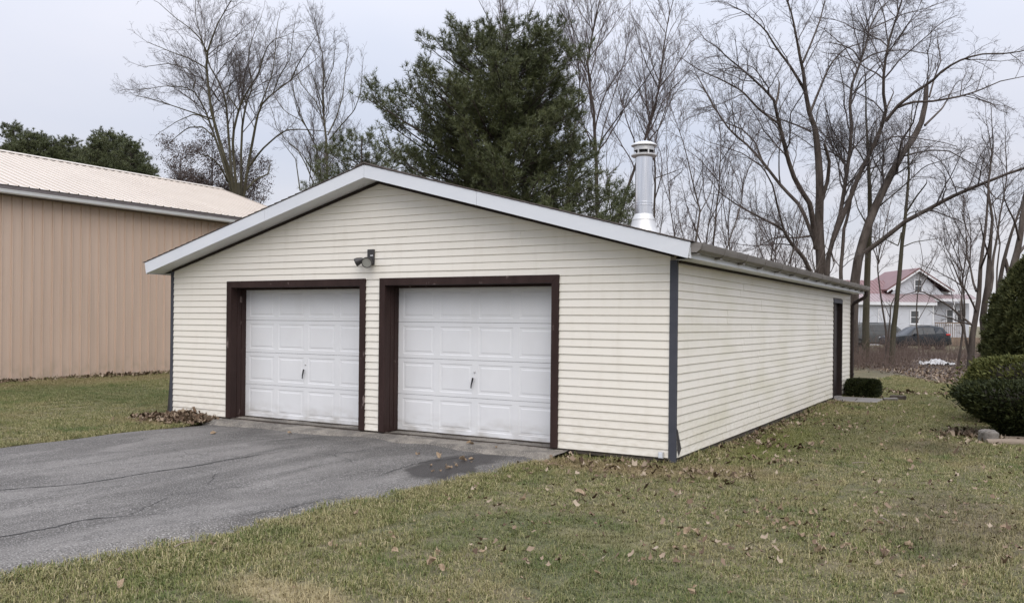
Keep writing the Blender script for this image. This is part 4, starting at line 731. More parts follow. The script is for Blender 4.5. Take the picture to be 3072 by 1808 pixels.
# limbs traced in metres from each tree base: [sideways, height, depth, radius]
TR = {"big_a":{"base":[-3.92,29.61],"limbs":[[[0.09,2.08,-0.0,0.337],[0.07,4.03,-0.0,0.305],[0.0,6.17,-0.0,0.273],[-0.02,7.95,-0.0,0.24],[-0.12,9.28,-0.0,0.208],[-0.26,10.26,-0.0,0.176]],[[-0.26,10.26,-0.0,0.161],[-0.62,10.91,-0.25,0.143],[-0.89,11.81,-0.5,0.125],[-1.04,12.44,-0.75,0.107],[-1.26,12.97,-1.0,0.089],[-1.51,13.76,-1.25,0.072],[-1.81,14.7,-1.5,0.055],[-2.13,15.37,-1.75,0.038],[-2.37,15.95,-2.0,0.021]],[[-0.52,10.92,-0.0,0.088],[-0.09,11.79,0.4,0.077],[0.36,12.71,0.8,0.066],[0.82,13.56,1.2,0.054],[1.56,14.34,1.6,0.043],[2.65,14.8,2.0,0.031]],[[-0.72,11.94,-0.0,0.103],[-1.16,12.25,-0.5,0.088],[-1.76,12.8,-1.0,0.074],[-2.44,13.32,-1.5,0.06],[-3.11,14.0,-2.0,0.046],[-4.01,14.49,-2.5,0.033],[-4.88,14.67,-3.0,0.02]],[[-0.84,13.19,-0.0,0.073],[-0.26,14.29,0.62,0.061],[0.31,15.5,1.25,0.049],[0.76,16.66,1.87,0.037],[1.11,17.65,2.5,0.023]],[[0.04,7.15,-0.0,0.132],[0.19,7.98,-0.33,0.116],[0.13,8.72,-0.67,0.101],[-0.21,9.43,-1.0,0.086]],[[-0.16,5.01,-0.0,0.191],[-0.48,6.3,-0.36,0.174],[-0.75,6.95,-0.73,0.158],[-1.48,7.76,-1.09,0.142],[-1.95,8.72,-1.46,0.127],[-2.38,9.84,-1.82,0.112],[-2.66,10.42,-2.18,0.097],[-2.9,10.92,-2.55,0.082],[-3.43,11.31,-2.91,0.068],[-4.19,11.77,-3.27,0.054],[-5.02,12.23,-3.64,0.04],[-5.67,12.63,-4.0,0.026]],[[-2.64,9.96,-2.4,0.069],[-3.59,10.4,-2.92,0.058],[-4.39,11.0,-3.44,0.048],[-5.41,11.33,-3.96,0.038],[-6.24,11.49,-4.48,0.028],[-6.9,11.68,-5.0,0.019]],[[-2.81,10.65,-2.6,0.075],[-2.6,11.23,-2.3,0.062],[-2.48,11.73,-2.0,0.049]],[[-0.26,5.36,-0.0,0.125],[-0.71,6.93,0.43,0.112],[-1.48,7.89,0.86,0.1],[-2.19,9.05,1.28,0.087],[-2.72,9.87,1.71,0.073],[-3.46,10.61,2.14,0.06],[-4.22,11.93,2.57,0.046],[-4.61,12.99,3.0,0.032]],[[-2.1,9.11,1.6,0.061],[-2.31,10.16,2.2,0.052],[-2.72,10.85,2.8,0.043],[-3.54,11.36,3.4,0.034],[-4.49,13.46,4.0,0.024]],[[-0.15,3.5,-0.0,0.147],[-0.91,4.61,-0.5,0.125],[-1.69,5.26,-1.0,0.105],[-2.11,5.72,-1.5,0.084],[-3.11,6.08,-2.0,0.065],[-4.18,6.51,-2.5,0.046],[-5.05,6.93,-3.0,0.027]],[[-2.07,5.64,-1.5,0.07],[-2.49,6.51,-2.0,0.06],[-2.86,7.35,-2.5,0.049],[-3.42,8.01,-3.0,0.039],[-4.38,8.48,-3.5,0.029],[-5.39,8.69,-4.0,0.02]],[[-0.44,10.17,-0.0,0.059],[-0.94,10.63,0.67,0.05],[-1.37,11.0,1.33,0.04],[-1.82,11.43,2.0,0.031]],[[-0.39,5.59,-0.0,0.066],[-1.32,5.42,-0.67,0.05],[-2.4,5.39,-1.33,0.035],[-3.52,4.81,-2.0,0.021]],[[0.3,2.61,-0.0,0.161],[0.41,4.5,0.23,0.152],[0.71,5.42,0.46,0.143],[1.11,6.44,0.69,0.133],[1.37,7.56,0.92,0.124],[1.69,9.43,1.15,0.114],[1.86,10.58,1.38,0.104],[1.82,11.93,1.61,0.094],[2.04,12.74,1.85,0.084],[2.5,13.84,2.08,0.074],[2.91,14.95,2.31,0.063],[3.07,15.5,2.54,0.053],[3.52,16.35,2.77,0.042],[4.37,17.21,3.0,0.032]],[[2.47,13.82,2.0,0.062],[3.23,14.35,2.5,0.053],[4.11,14.71,3.0,0.043],[5.3,14.92,3.5,0.034],[6.51,14.92,4.0,0.024]],[[2.47,13.91,2.0,0.054],[2.05,14.27,1.67,0.043],[1.46,14.39,1.33,0.033],[0.6,14.41,1.0,0.023]],[[0.54,5.37,-0.0,0.161],[1.09,6.94,-0.27,0.149],[1.41,8.05,-0.55,0.137],[1.9,9.23,-0.82,0.125],[2.29,10.39,-1.09,0.113],[2.26,10.84,-1.36,0.101],[2.01,11.37,-1.64,0.089],[1.88,12.31,-1.91,0.078],[1.96,13.32,-2.18,0.067],[2.09,14.07,-2.46,0.055],[2.3,14.97,-2.73,0.045],[2.32,15.6,-3.0,0.034]],[[2.12,10.27,-1.6,0.105],[2.48,10.85,-2.03,0.095],[3.03,11.33,-2.45,0.084],[3.49,11.63,-2.88,0.074],[3.76,12.01,-3.3,0.064],[4.35,12.29,-3.73,0.054],[4.76,12.32,-4.15,0.044],[5.63,12.2,-4.58,0.035],[6.16,12.23,-5.0,0.025]],[[2.49,10.77,-2.0,0.083],[3.07,11.03,-1.83,0.073],[4.08,11.12,-1.67,0.063],[5.19,11.35,-1.5,0.053],[6.13,11.66,-1.33,0.042],[7.16,12.14,-1.17,0.032],[8.38,12.42,-1.0,0.021]],[[2.11,10.76,-1.7,0.056],[2.49,11.45,-1.5,0.035]],[[2.99,15.46,2.4,0.047],[3.92,15.98,2.8,0.039],[4.95,16.51,3.2,0.032],[6.3,16.96,3.6,0.024],[7.76,17.61,4.0,0.016]]]},"big_b":{"base":[-2.34,29.38],"limbs":[[[-0.17,2.08,-0.0,0.3],[0.02,3.74,0.2,0.284],[0.27,4.8,0.4,0.268],[0.86,6.41,0.6,0.252],[1.42,7.41,0.8,0.236],[1.99,8.42,1.0,0.22],[2.51,9.27,1.2,0.203],[3.14,10.03,1.4,0.187],[3.67,10.98,1.6,0.17],[3.87,11.85,1.8,0.153],[3.96,12.45,2.0,0.135]],[[1.99,8.3,0.8,0.087],[1.82,8.99,0.24,0.073],[1.73,9.57,-0.32,0.059],[1.94,10.13,-0.88,0.046],[1.84,10.67,-1.44,0.033],[1.86,11.43,-2.0,0.02]],[[3.49,10.58,1.4,0.074],[4.04,11.03,1.8,0.064],[4.64,11.55,2.2,0.053],[5.02,11.97,2.6,0.042],[5.54,12.74,3.0,0.031]],[[2.42,9.14,1.0,0.059],[3.14,9.36,1.4,0.052],[3.96,9.56,1.8,0.045],[4.98,9.62,2.2,0.038],[5.93,9.29,2.6,0.031],[6.7,9.0,3.0,0.023]],[[1.16,6.85,0.6,0.044],[1.68,7.51,-0.3,0.035],[2.27,8.3,-1.2,0.028],[2.66,8.39,-2.1,0.02],[3.0,8.62,-3.0,0.013]],[[0.28,4.77,-0.0,0.15],[1.03,5.43,-0.45,0.139],[1.68,6.07,-0.89,0.128],[2.31,6.44,-1.33,0.117],[3.0,6.89,-1.78,0.106],[3.5,7.15,-2.22,0.096],[4.07,7.41,-2.67,0.086],[4.62,7.67,-3.11,0.076],[5.22,7.87,-3.56,0.067],[5.88,8.15,-4.0,0.057]],[[3.95,7.21,-2.0,0.041],[3.41,7.21,-2.25,0.034],[2.95,7.23,-2.5,0.027]],[[4.16,7.45,-2.2,0.04],[4.44,6.78,-2.6,0.027],[4.93,6.57,-3.0,0.013]],[[2.15,6.38,-1.5,0.034],[2.52,6.47,-1.75,0.024],[2.56,6.32,-2.0,0.014]],[[3.96,11.99,2.0,0.06],[4.53,13.1,2.67,0.048],[5.13,14.05,3.33,0.036],[5.26,15.21,4.0,0.024]],[[-0.42,2.08,0.6,0.131],[-0.4,4.12,0.82,0.115],[-0.2,5.92,1.05,0.099],[0.15,7.02,1.27,0.083],[0.27,7.77,1.5,0.067]],[[-0.79,4.45,0.6,0.058],[-0.77,5.02,1.05,0.044],[-0.51,5.51,1.5,0.03]]]},"slim_a":{"base":[-2.56,32.73],"limbs":[[[0.12,-0.04,-0.0,0.193],[0.11,2.68,-0.0,0.165],[0.17,5.95,-0.0,0.136],[0.19,7.36,-0.0,0.108],[0.09,9.23,-0.0,0.08],[0.03,11.1,-0.0,0.051],[0.01,13.16,-0.0,0.023]],[[0.13,8.3,-0.0,0.039],[0.56,9.01,0.33,0.031],[1.17,9.75,0.67,0.024],[1.69,10.49,1.0,0.016]],[[0.09,9.04,-0.0,0.039],[-0.47,9.72,-0.33,0.031],[-1.07,10.11,-0.67,0.023],[-1.48,10.77,-1.0,0.015]],[[0.17,6.24,-0.0,0.039],[-0.11,7.14,0.5,0.027],[-0.11,7.97,1.0,0.016]]]},"slim_b":{"base":[-1.15,30.65],"limbs":[[[0.05,0.0,-0.0,0.137],[0.14,1.78,-0.0,0.124],[0.23,2.41,-0.0,0.11],[0.37,4.44,-0.0,0.096],[0.45,5.46,-0.0,0.083],[0.61,7.17,-0.0,0.069],[0.67,8.25,-0.0,0.055],[0.57,9.33,-0.0,0.042],[0.72,10.54,-0.0,0.028],[0.77,11.3,-0.0,0.014]],[[0.42,5.71,-0.0,0.036],[0.07,5.09,-0.5,0.029],[-0.66,5.29,-1.0,0.021],[-1.47,5.37,-1.5,0.014]],[[0.47,5.09,-0.0,0.029],[1.23,5.36,0.5,0.022],[2.45,5.56,1.0,0.015]],[[0.5,6.32,-0.0,0.029],[1.04,6.65,0.5,0.022],[1.72,6.81,1.0,0.015]],[[0.62,8.43,-0.0,0.029],[1.28,9.23,0.5,0.022],[1.69,9.88,1.0,0.015]],[[0.63,6.59,-0.0,0.043],[0.83,7.22,-0.5,0.036],[0.98,7.66,-1.0,0.028]]]},"slim_c":{"base":[-1.32,28.82],"limbs":[[[0.04,-0.18,-0.0,0.049],[0.2,0.43,-0.0,0.043],[0.31,1.17,-0.0,0.037],[0.4,1.96,-0.0,0.032],[0.42,2.45,-0.0,0.026],[0.57,2.81,-0.0,0.021]],[[0.4,1.96,-0.0,0.021],[0.42,2.45,0.5,0.016],[0.45,2.84,1.0,0.011]]]},"right_a":{"base":[2.05,27.31],"limbs":[[[0.01,0.13,-0.0,0.166],[0.04,0.69,-0.0,0.152],[0.08,1.47,-0.0,0.138],[0.19,2.03,-0.0,0.124],[0.32,2.76,-0.0,0.11],[0.34,3.59,-0.0,0.096],[0.39,4.26,-0.0,0.082],[0.52,5.05,-0.0,0.068],[0.63,6.0,-0.0,0.054],[0.7,7.28,-0.0,0.041],[0.88,8.84,-0.0,0.027],[0.75,10.07,-0.0,0.013]],[[0.05,1.75,-0.0,0.051],[-0.65,1.85,-0.5,0.039],[-1.4,2.01,-1.0,0.027],[-2.13,2.13,-1.5,0.015]],[[0.11,1.69,-0.0,0.057],[-0.1,1.97,0.25,0.05],[-0.59,2.48,0.5,0.043],[-1.04,2.82,0.75,0.036],[-1.44,3.08,1.0,0.028],[-1.9,2.94,1.25,0.021],[-2.13,2.65,1.5,0.013]],[[0.24,2.2,-0.0,0.051],[-0.23,2.74,-0.4,0.043],[-0.66,3.11,-0.8,0.035],[-1.25,3.36,-1.2,0.027],[-2.04,3.65,-1.6,0.019],[-2.76,3.83,-2.0,0.012]],[[0.21,3.03,-0.0,0.064],[0.36,3.34,0.5,0.053],[0.51,3.93,1.0,0.043],[0.59,4.6,1.5,0.032],[0.82,5.3,2.0,0.02]],[[-0.65,1.91,-0.6,0.037],[-0.44,2.47,-0.07,0.03],[-0.08,3.16,0.47,0.022],[0.05,3.81,1.0,0.013]],[[0.37,3.93,-0.0,0.057],[0.04,4.4,-1.0,0.037],[-0.36,4.95,-2.0,0.018]],[[-0.05,0.69,-0.0,0.045],[-0.14,1.47,0.17,0.038],[-0.17,1.91,0.33,0.032],[-0.25,2.2,0.5,0.026]]]},"right_b":{"base":[2.61,28.79],"limbs":[[[-0.12,1.12,-0.0,0.171],[-0.24,2.1,-0.0,0.153],[-0.08,2.96,-0.0,0.136],[-0.03,3.54,-0.0,0.118],[0.02,4.34,-0.0,0.101],[0.05,5.03,-0.0,0.083],[0.15,6.13,-0.0,0.066],[-0.06,6.99,-0.0,0.048],[0.16,8.37,-0.0,0.031],[-0.03,9.86,-0.0,0.013]],[[-0.02,2.79,-0.0,0.092],[0.33,3.44,0.33,0.079],[0.51,4.28,0.67,0.067],[0.86,5.13,1.0,0.054],[1.22,6.36,1.33,0.041],[1.69,7.85,1.67,0.028],[1.81,9.74,2.0,0.014]],[[0.02,4.34,-0.0,0.052],[-0.76,5.05,-1.0,0.035],[-1.42,5.59,-2.0,0.019]]]},"right_c":{"base":[3.13,27.94],"limbs":[[[-0.3,1.81,-0.0,0.115],[-0.18,3.21,-0.0,0.101],[-0.02,4.16,-0.0,0.087],[0.12,4.72,-0.0,0.074],[0.33,5.5,-0.0,0.06],[0.66,6.4,-0.0,0.046],[0.76,7.74,-0.0,0.033],[1.02,8.86,-0.0,0.019]],[[0.04,4.27,-0.0,0.089],[0.15,3.83,-0.0,0.095],[0.24,3.49,-0.0,0.102]]]},"right_d":{"base":[3.47,25.82],"limbs":[[[-0.27,1.5,-0.0,0.203],[-0.08,3.49,-0.0,0.179],[0.07,4.17,-0.0,0.154],[0.22,4.75,-0.0,0.129],[0.31,5.75,-0.0,0.104],[0.52,6.64,-0.0,0.079],[0.61,8.11,-0.0,0.055],[0.91,9.43,-0.0,0.03]],[[0.09,4.23,-0.0,0.084],[1.02,4.74,1.0,0.059],[2.06,5.73,2.0,0.032]],[[0.19,4.75,-0.0,0.06],[-0.38,5.4,-0.67,0.043],[-1.08,5.97,-1.33,0.027],[-1.57,7.0,-2.0,0.011]]]},"maple":{"base":[-32.19,22.37],"limbs":[[[-0.02,4.28,-0.0,0.408],[-0.05,7.4,-0.0,0.337],[-0.08,8.25,-0.0,0.266],[-0.11,8.92,-0.0,0.195]],[[-0.22,7.57,-0.0,0.133],[-0.22,8.47,-0.18,0.123],[-0.5,9.53,-0.36,0.113],[-0.96,11.08,-0.55,0.103],[-1.33,12.54,-0.73,0.093],[-1.43,13.74,-0.91,0.083],[-1.47,14.6,-1.09,0.073],[-1.37,15.45,-1.27,0.064],[-1.03,16.21,-1.46,0.054],[-0.73,16.81,-1.64,0.044],[-0.27,17.48,-1.82,0.035],[0.15,17.99,-2.0,0.025]],[[-1.4,15.47,-1.2,0.052],[-1.61,16.06,-1.65,0.043],[-1.94,16.4,-2.1,0.034],[-2.57,16.8,-2.55,0.025],[-3.19,17.34,-3.0,0.017]],[[-1.49,14.7,-1.0,0.052],[-2.58,15.39,-0.33,0.041],[-3.77,15.92,0.33,0.03],[-5.34,16.67,1.0,0.018]],[[-0.35,7.57,-0.0,0.098],[-0.57,8.55,0.37,0.088],[-1.31,10.66,0.75,0.079],[-1.88,12.12,1.12,0.069],[-2.46,13.33,1.5,0.06],[-3.04,14.21,1.87,0.05],[-3.54,14.57,2.25,0.04],[-4.75,14.79,2.62,0.029],[-6.52,14.65,3.0,0.019]],[[-3.31,14.41,2.0,0.056],[-3.23,15.1,2.25,0.047],[-3.82,15.7,2.5,0.037],[-4.99,16.03,2.75,0.028],[-6.35,15.91,3.0,0.019]],[[-1.62,11.47,0.5,0.063],[-2.31,12.06,0.87,0.052],[-3.23,12.13,1.25,0.041],[-4.06,11.68,1.62,0.03],[-4.82,11.14,2.0,0.019]],[[-1.36,12.18,-0.5,0.061],[-1.85,12.27,-1.13,0.05],[-2.6,12.44,-1.75,0.038],[-3.56,12.68,-2.38,0.027],[-4.33,12.75,-3.0,0.017]],[[-1.49,12.09,-0.5,0.044],[-2.3,12.5,-0.33,0.035],[-3.29,12.15,-0.17,0.027],[-4.28,11.59,-0.0,0.018]],[[-0.28,7.57,-0.0,0.106],[-0.41,8.52,0.17,0.097],[-0.66,10.42,0.33,0.087],[-0.81,11.73,0.5,0.078],[-1.01,13.57,0.67,0.068],[-1.42,14.46,0.83,0.058],[-2.0,15.37,1.0,0.048],[-2.37,16.45,1.17,0.038],[-2.88,18.07,1.33,0.028],[-2.95,19.17,1.5,0.018]],[[-0.16,7.57,-0.0,0.106],[-0.07,8.45,-0.38,0.095],[-0.21,11.21,-0.75,0.083],[0.21,12.62,-1.13,0.071],[0.81,13.44,-1.5,0.06],[1.49,14.24,-1.88,0.049],[1.83,15.18,-2.25,0.038],[2.25,15.7,-2.63,0.027],[3.14,15.83,-3.0,0.017]],[[0.17,12.57,-1.0,0.052],[-0.53,13.48,-0.67,0.041],[-0.39,14.15,-0.33,0.029],[0.17,14.59,-0.0,0.018]],[[0.03,7.57,-0.0,0.098],[-0.01,8.54,0.22,0.089],[-0.1,10.7,0.44,0.081],[-0.1,12.2,0.67,0.072],[-0.0,13.37,0.89,0.063],[0.27,13.95,1.11,0.055],[0.1,14.97,1.33,0.046],[-0.15,15.9,1.55,0.037],[0.04,17.11,1.78,0.028],[0.49,18.42,2.0,0.019]],[[-0.04,13.4,1.0,0.054],[-0.41,14.26,1.33,0.043],[-0.62,15.75,1.67,0.031],[-1.17,16.73,2.0,0.019]],[[0.16,7.58,-0.0,0.115],[0.23,8.51,-0.0,0.103],[0.55,10.62,-0.0,0.091],[0.79,11.89,-0.0,0.079],[1.03,12.99,-0.0,0.067],[1.7,13.67,-0.0,0.054],[2.54,14.27,-0.0,0.042],[3.21,14.87,-0.0,0.03],[4.05,15.56,-0.0,0.018]],[[2.63,14.36,-0.0,0.053],[3.21,15.1,-0.67,0.041],[3.78,15.56,-1.33,0.029],[4.45,16.17,-2.0,0.017]],[[1.03,12.99,-0.0,0.053],[1.15,14.12,0.75,0.045],[1.27,15.29,1.5,0.037],[1.22,17.27,2.25,0.028],[1.18,18.69,3.0,0.019]],[[1.7,13.67,-0.0,0.044],[2.21,14.42,-0.67,0.035],[2.96,15.14,-1.33,0.026],[3.36,16.72,-2.0,0.017]],[[0.39,9.69,-0.0,0.08],[1.26,10.63,-0.4,0.069],[2.11,11.23,-0.8,0.058],[2.72,11.48,-1.2,0.047],[3.64,11.44,-1.6,0.036],[4.87,11.27,-2.0,0.025]],[[0.28,8.51,-0.0,0.071],[0.62,9.21,0.67,0.063],[1.11,9.63,1.33,0.055],[0.96,10.22,2.0,0.046]],[[-0.62,8.92,-0.0,0.062],[-0.82,9.64,-0.67,0.05],[-1.09,10.02,-1.33,0.037],[-1.43,10.05,-2.0,0.025]]]},"slender_a":{"base":[-23.96,20.23],"limbs":[[[-0.01,4.36,-0.0,0.085],[-0.04,8.18,-0.0,0.075],[-0.1,10.23,-0.0,0.065],[-0.26,11.33,-0.0,0.055],[-0.31,12.44,-0.0,0.045],[-0.17,13.32,-0.0,0.035],[-0.4,14.42,-0.0,0.025],[-0.55,15.01,-0.0,0.015]],[[-0.1,10.23,-0.0,0.046],[0.19,11.16,0.5,0.039],[0.38,12.34,1.0,0.032],[0.35,13.61,1.5,0.024],[0.36,14.68,2.0,0.016]],[[-0.02,10.01,-0.0,0.046],[0.62,10.57,-0.5,0.038],[1.29,11.11,-1.0,0.03],[1.65,11.7,-1.5,0.022],[1.8,12.62,-2.0,0.015]],[[-0.26,11.33,-0.0,0.039],[-0.37,12.09,-1.0,0.026],[-0.5,12.8,-2.0,0.015]],[[-0.23,10.75,-0.0,0.039],[-0.82,11.94,0.67,0.031],[-1.74,13.01,1.33,0.024],[-2.15,14.11,2.0,0.016]],[[-0.29,12.36,-0.0,0.031],[0.23,13.25,-0.5,0.023],[0.4,13.96,-1.0,0.015]]]},"slender_b":{"base":[-25.67,21.55],"limbs":[[[0.11,4.48,-0.0,0.065],[0.04,8.34,-0.0,0.057],[-0.29,10.27,-0.0,0.049],[-0.61,10.8,-0.0,0.041],[-1.0,11.42,-0.0,0.032],[-1.39,12.57,-0.0,0.024],[-1.56,13.49,-0.0,0.016]],[[-0.33,10.42,-0.0,0.032],[-1.12,11.45,0.5,0.027],[-2.12,12.03,1.0,0.022],[-2.98,13.26,1.5,0.017]],[[-0.61,10.8,-0.0,0.032],[-0.97,11.47,-0.75,0.024],[-1.09,12.48,-1.5,0.016]]]},"slender_c":{"base":[-25.38,20.56],"limbs":[[[0.06,4.41,-0.0,0.047],[0.02,8.03,-0.0,0.041],[-0.48,9.23,-0.0,0.035],[-1.02,10.05,-0.0,0.028],[-1.7,10.27,-0.0,0.022],[-2.08,11.55,-0.0,0.016]],[[-0.54,7.8,-0.0,0.04],[-0.97,9.44,0.75,0.028],[-1.79,10.35,1.5,0.016]],[[-0.09,8.25,-0.0,0.032],[0.15,9.17,-0.75,0.023],[-0.12,10.12,-1.5,0.015]]]},"tall_a":{"base":[-12.33,24.71],"limbs":[[[-0.01,4.79,-0.0,0.147],[-0.07,8.58,-0.0,0.132],[-0.14,10.32,-0.0,0.117],[-0.19,11.27,-0.0,0.103],[-0.4,12.3,-0.0,0.088],[-0.45,13.09,-0.0,0.073],[-0.3,14.28,-0.0,0.059],[-0.07,15.46,-0.0,0.044],[0.11,16.34,-0.0,0.029]],[[-0.05,9.14,-0.0,0.059],[0.21,10.33,0.75,0.049],[0.85,12.31,1.5,0.038],[1.34,13.86,2.25,0.027],[1.68,15.71,3.0,0.016]],[[0.11,9.8,0.5,0.059],[0.99,10.96,-0.67,0.043],[1.88,12.04,-1.83,0.028],[1.98,12.36,-3.0,0.014]],[[-0.4,12.3,-0.0,0.051],[-0.78,13.27,-0.67,0.038],[-1.34,14.21,-1.33,0.026],[-1.7,15.25,-2.0,0.014]],[[-0.23,11.43,-0.0,0.044],[-0.54,12.24,0.67,0.035],[-0.58,13.48,1.33,0.025],[-1.7,14.59,2.0,0.015]],[[-0.45,13.09,-0.0,0.037],[0.15,14.44,0.5,0.026],[0.67,15.75,1.0,0.015]]]},"tall_b":{"base":[-13.97,24.91],"limbs":[[[-0.02,4.85,-0.0,0.083],[0.03,8.91,-0.0,0.071],[0.33,11.03,-0.0,0.06],[0.5,12.16,-0.0,0.049],[0.3,13.79,-0.0,0.038],[0.13,14.76,-0.0,0.026],[-0.21,15.89,-0.0,0.015]],[[0.42,11.68,-0.0,0.038],[0.8,13.27,1.0,0.027],[0.78,14.92,2.0,0.016]],[[0.33,11.03,-0.0,0.038],[-0.47,12.05,-1.0,0.026],[-0.69,13.01,-2.0,0.014]]]},"tall_c":{"base":[-10.85,24.41],"limbs":[[[-0.58,4.71,-0.0,0.128],[-0.4,6.26,-0.0,0.117],[0.01,7.49,-0.0,0.106],[0.38,8.57,-0.0,0.095],[0.76,9.58,-0.0,0.084],[1.13,10.89,-0.0,0.073],[1.27,11.82,-0.0,0.062],[1.41,13.2,-0.0,0.051],[1.55,14.51,-0.0,0.04],[1.89,15.83,-0.0,0.029]],[[1.26,11.74,-0.0,0.05],[0.7,12.39,-0.67,0.037],[0.22,13.15,-1.33,0.025],[-0.26,14.32,-2.0,0.014]],[[1.29,11.74,-0.0,0.05],[2.08,12.79,0.67,0.039],[2.83,14.11,1.33,0.027],[3.45,14.65,2.0,0.015]],[[1.52,14.13,-0.0,0.029],[1.25,15.09,1.0,0.022],[0.84,16.41,2.0,0.015]],[[0.76,9.58,-0.0,0.036],[0.14,10.49,-1.0,0.024],[-0.29,10.39,-2.0,0.014]]]},"tall_d":{"base":[-9.48,24.06],"limbs":[[[0.0,3.9,-0.0,0.069],[-0.03,6.9,-0.0,0.058],[-0.02,8.4,-0.0,0.047],[-0.1,9.14,-0.0,0.036],[0.41,10.65,-0.0,0.025],[0.77,12.15,-0.0,0.014]],[[-0.01,7.72,-0.0,0.035],[0.84,8.13,1.0,0.025],[1.58,8.54,2.0,0.015]],[[-0.06,8.7,-0.0,0.028],[-0.7,8.79,-1.0,0.02],[-1.07,9.29,-2.0,0.013]]]},"tall_e":{"base":[-18.85,27.85],"limbs":[[[-0.09,7.05,-0.0,0.102],[-0.27,15.29,-0.0,0.074],[-0.47,17.12,-0.0,0.045],[-0.76,18.59,-0.0,0.017]],[[-0.22,14.74,-0.0,0.059],[0.92,17.3,1.0,0.039],[1.4,19.09,2.0,0.018]],[[-0.32,15.75,-0.0,0.051],[-1.17,16.95,-1.0,0.033],[-1.58,17.46,-2.0,0.016]],[[-0.26,14.19,-0.0,0.051],[0.93,15.78,0.33,0.04],[1.94,17.1,0.67,0.029],[2.32,18.25,1.0,0.017]]]},"mid_a":{"base":[-7.36,22.98],"limbs":[[[-0.05,1.99,-0.0,0.079],[-0.04,5.02,-0.0,0.068],[0.15,6.05,-0.0,0.057],[-0.13,7.01,-0.0,0.046],[-0.34,8.04,-0.0,0.035],[-0.67,9.23,-0.0,0.024],[-1.0,10.1,-0.0,0.013]],[[0.15,6.05,-0.0,0.039],[0.7,6.87,0.67,0.031],[1.01,7.88,1.33,0.023],[0.98,9.26,2.0,0.014]],[[-0.09,6.93,-0.0,0.026],[-0.0,7.55,-1.0,0.019],[-0.15,8.42,-2.0,0.012]]]},"mid_b":{"base":[-7.04,24.32],"limbs":[[[-0.04,2.01,-0.0,0.074],[-0.04,4.87,-0.0,0.064],[0.07,6.6,-0.0,0.054],[0.18,7.25,-0.0,0.044],[0.22,8.24,-0.0,0.034],[0.29,9.47,-0.0,0.024],[-0.05,10.69,-0.0,0.014]],[[0.18,7.42,-0.0,0.034],[-0.39,8.5,1.0,0.024],[-0.78,9.11,2.0,0.014]],[[0.22,8.24,-0.0,0.034],[0.53,8.85,-1.0,0.023],[0.57,9.42,-2.0,0.013]]]},"mid_c":{"base":[-6.28,23.6],"limbs":[[[-0.06,2.0,-0.0,0.052],[-0.04,4.63,-0.0,0.045],[0.5,6.31,-0.0,0.037],[0.57,7.42,-0.0,0.029],[1.03,8.38,-0.0,0.021],[1.18,9.66,-0.0,0.013]],[[0.53,6.87,-0.0,0.026],[0.33,8.24,1.0,0.02],[0.07,8.93,2.0,0.014]]]},"mid_d":{"base":[-7.64,21.65],"limbs":[[[-0.0,1.98,-0.0,0.045],[-0.07,5.07,-0.0,0.037],[-0.31,6.22,-0.0,0.029],[-0.44,7.61,-0.0,0.021],[-0.5,9.08,-0.0,0.013]],[[-0.31,6.3,-0.0,0.025],[-0.63,7.54,0.5,0.019],[-0.71,8.82,1.0,0.013]],[[-0.36,7.07,-0.0,0.025],[0.04,7.38,-0.5,0.019],[0.02,7.67,-1.0,0.012]]]}}

# ------------------------------------------------------------------ the bare trees, each traced from its own limbs
bare_tree(TR['big_a'], 1, 'huge many-limbed bare tree rising behind the garage far corner, forked low', q=1.48, reach=.92, trop=-.01, ang=44, up=.2, fat=.70)
bare_tree(TR['big_b'], 2, 'big leaning bare tree with one long low limb reaching right', q=1.5, reach=.9, trop=-.01, ang=46, up=.2, fat=.70)
bare_tree(TR['slim_a'], 3, 'slim straight bare tree just right of the garage rear corner', q=1.2, reach=.5, bark='barkgreen', fat=.9)
bare_tree(TR['slim_b'], 4, 'slim bare tree standing in front of the parked black car', q=1.2, reach=.5, bark='barkgreen', fat=.9)
bare_tree(TR['slim_c'], 5, 'thin dark leaning sapling left of the parked black car', q=1.5, reach=.3, name='bare_sapling', fat=.9)
RG = 'bare trees behind the evergreen bushes at right'
bare_tree(TR['right_a'], 6, 'bare tree with arching low branches left of the tall arborvitae', RG, q=1.25, reach=.62, up=.15)
bare_tree(TR['right_b'], 7, 'dark double-stemmed bare tree directly behind the arborvitae left edge', RG, q=1.6, reach=.7)
bare_tree(TR['right_c'], 8, 'thin leaning bare tree with broken stub behind the arborvitae', RG, q=1.6, reach=.7)
bare_tree(TR['right_d'], 9, 'thick bare trunk at the right picture edge above the arborvitae', RG, q=1.2, reach=.7)
bare_tree(TR['maple'], 10, 'large bare maple with fanning stems behind the tan barn', bark='barkgreen', q=1.3, reach=.95, up=.3, trop=.02, r4=.0050, start=.36)
LG = 'slender bare trees between maple and pine'
bare_tree(TR['slender_a'], 11, 'slender bare tree with upright forks left of the big pine', LG, bark='barkgreen', q=1.4, reach=.85, up=.5, trop=.06, ang=30)
bare_tree(TR['slender_b'], 12, 'slender bare tree leaning left, second from the big pine', LG, bark='barkgreen', q=1.4, reach=.8, up=.5, trop=.06, ang=30)
bare_tree(TR['slender_c'], 13, 'thin low bare tree leaning left towards the maple', LG, bark='barkgreen', q=1.4, reach=.8, up=.5, trop=.06, ang=30)
TG = 'tall bare trees behind the pine'
bare_tree(TR['tall_a'], 14, 'tall bare tree directly right of the pine, trunk forking upward', TG, twig='twigred', q=1.45, reach=.92, up=.5, trop=.05, ang=34, fat=.6)
bare_tree(TR['tall_b'], 15, 'thin bare tree half hidden by the right side of the pine', TG, twig='twigred', q=1.4, reach=.85, up=.5, trop=.05, ang=34, fat=.6)
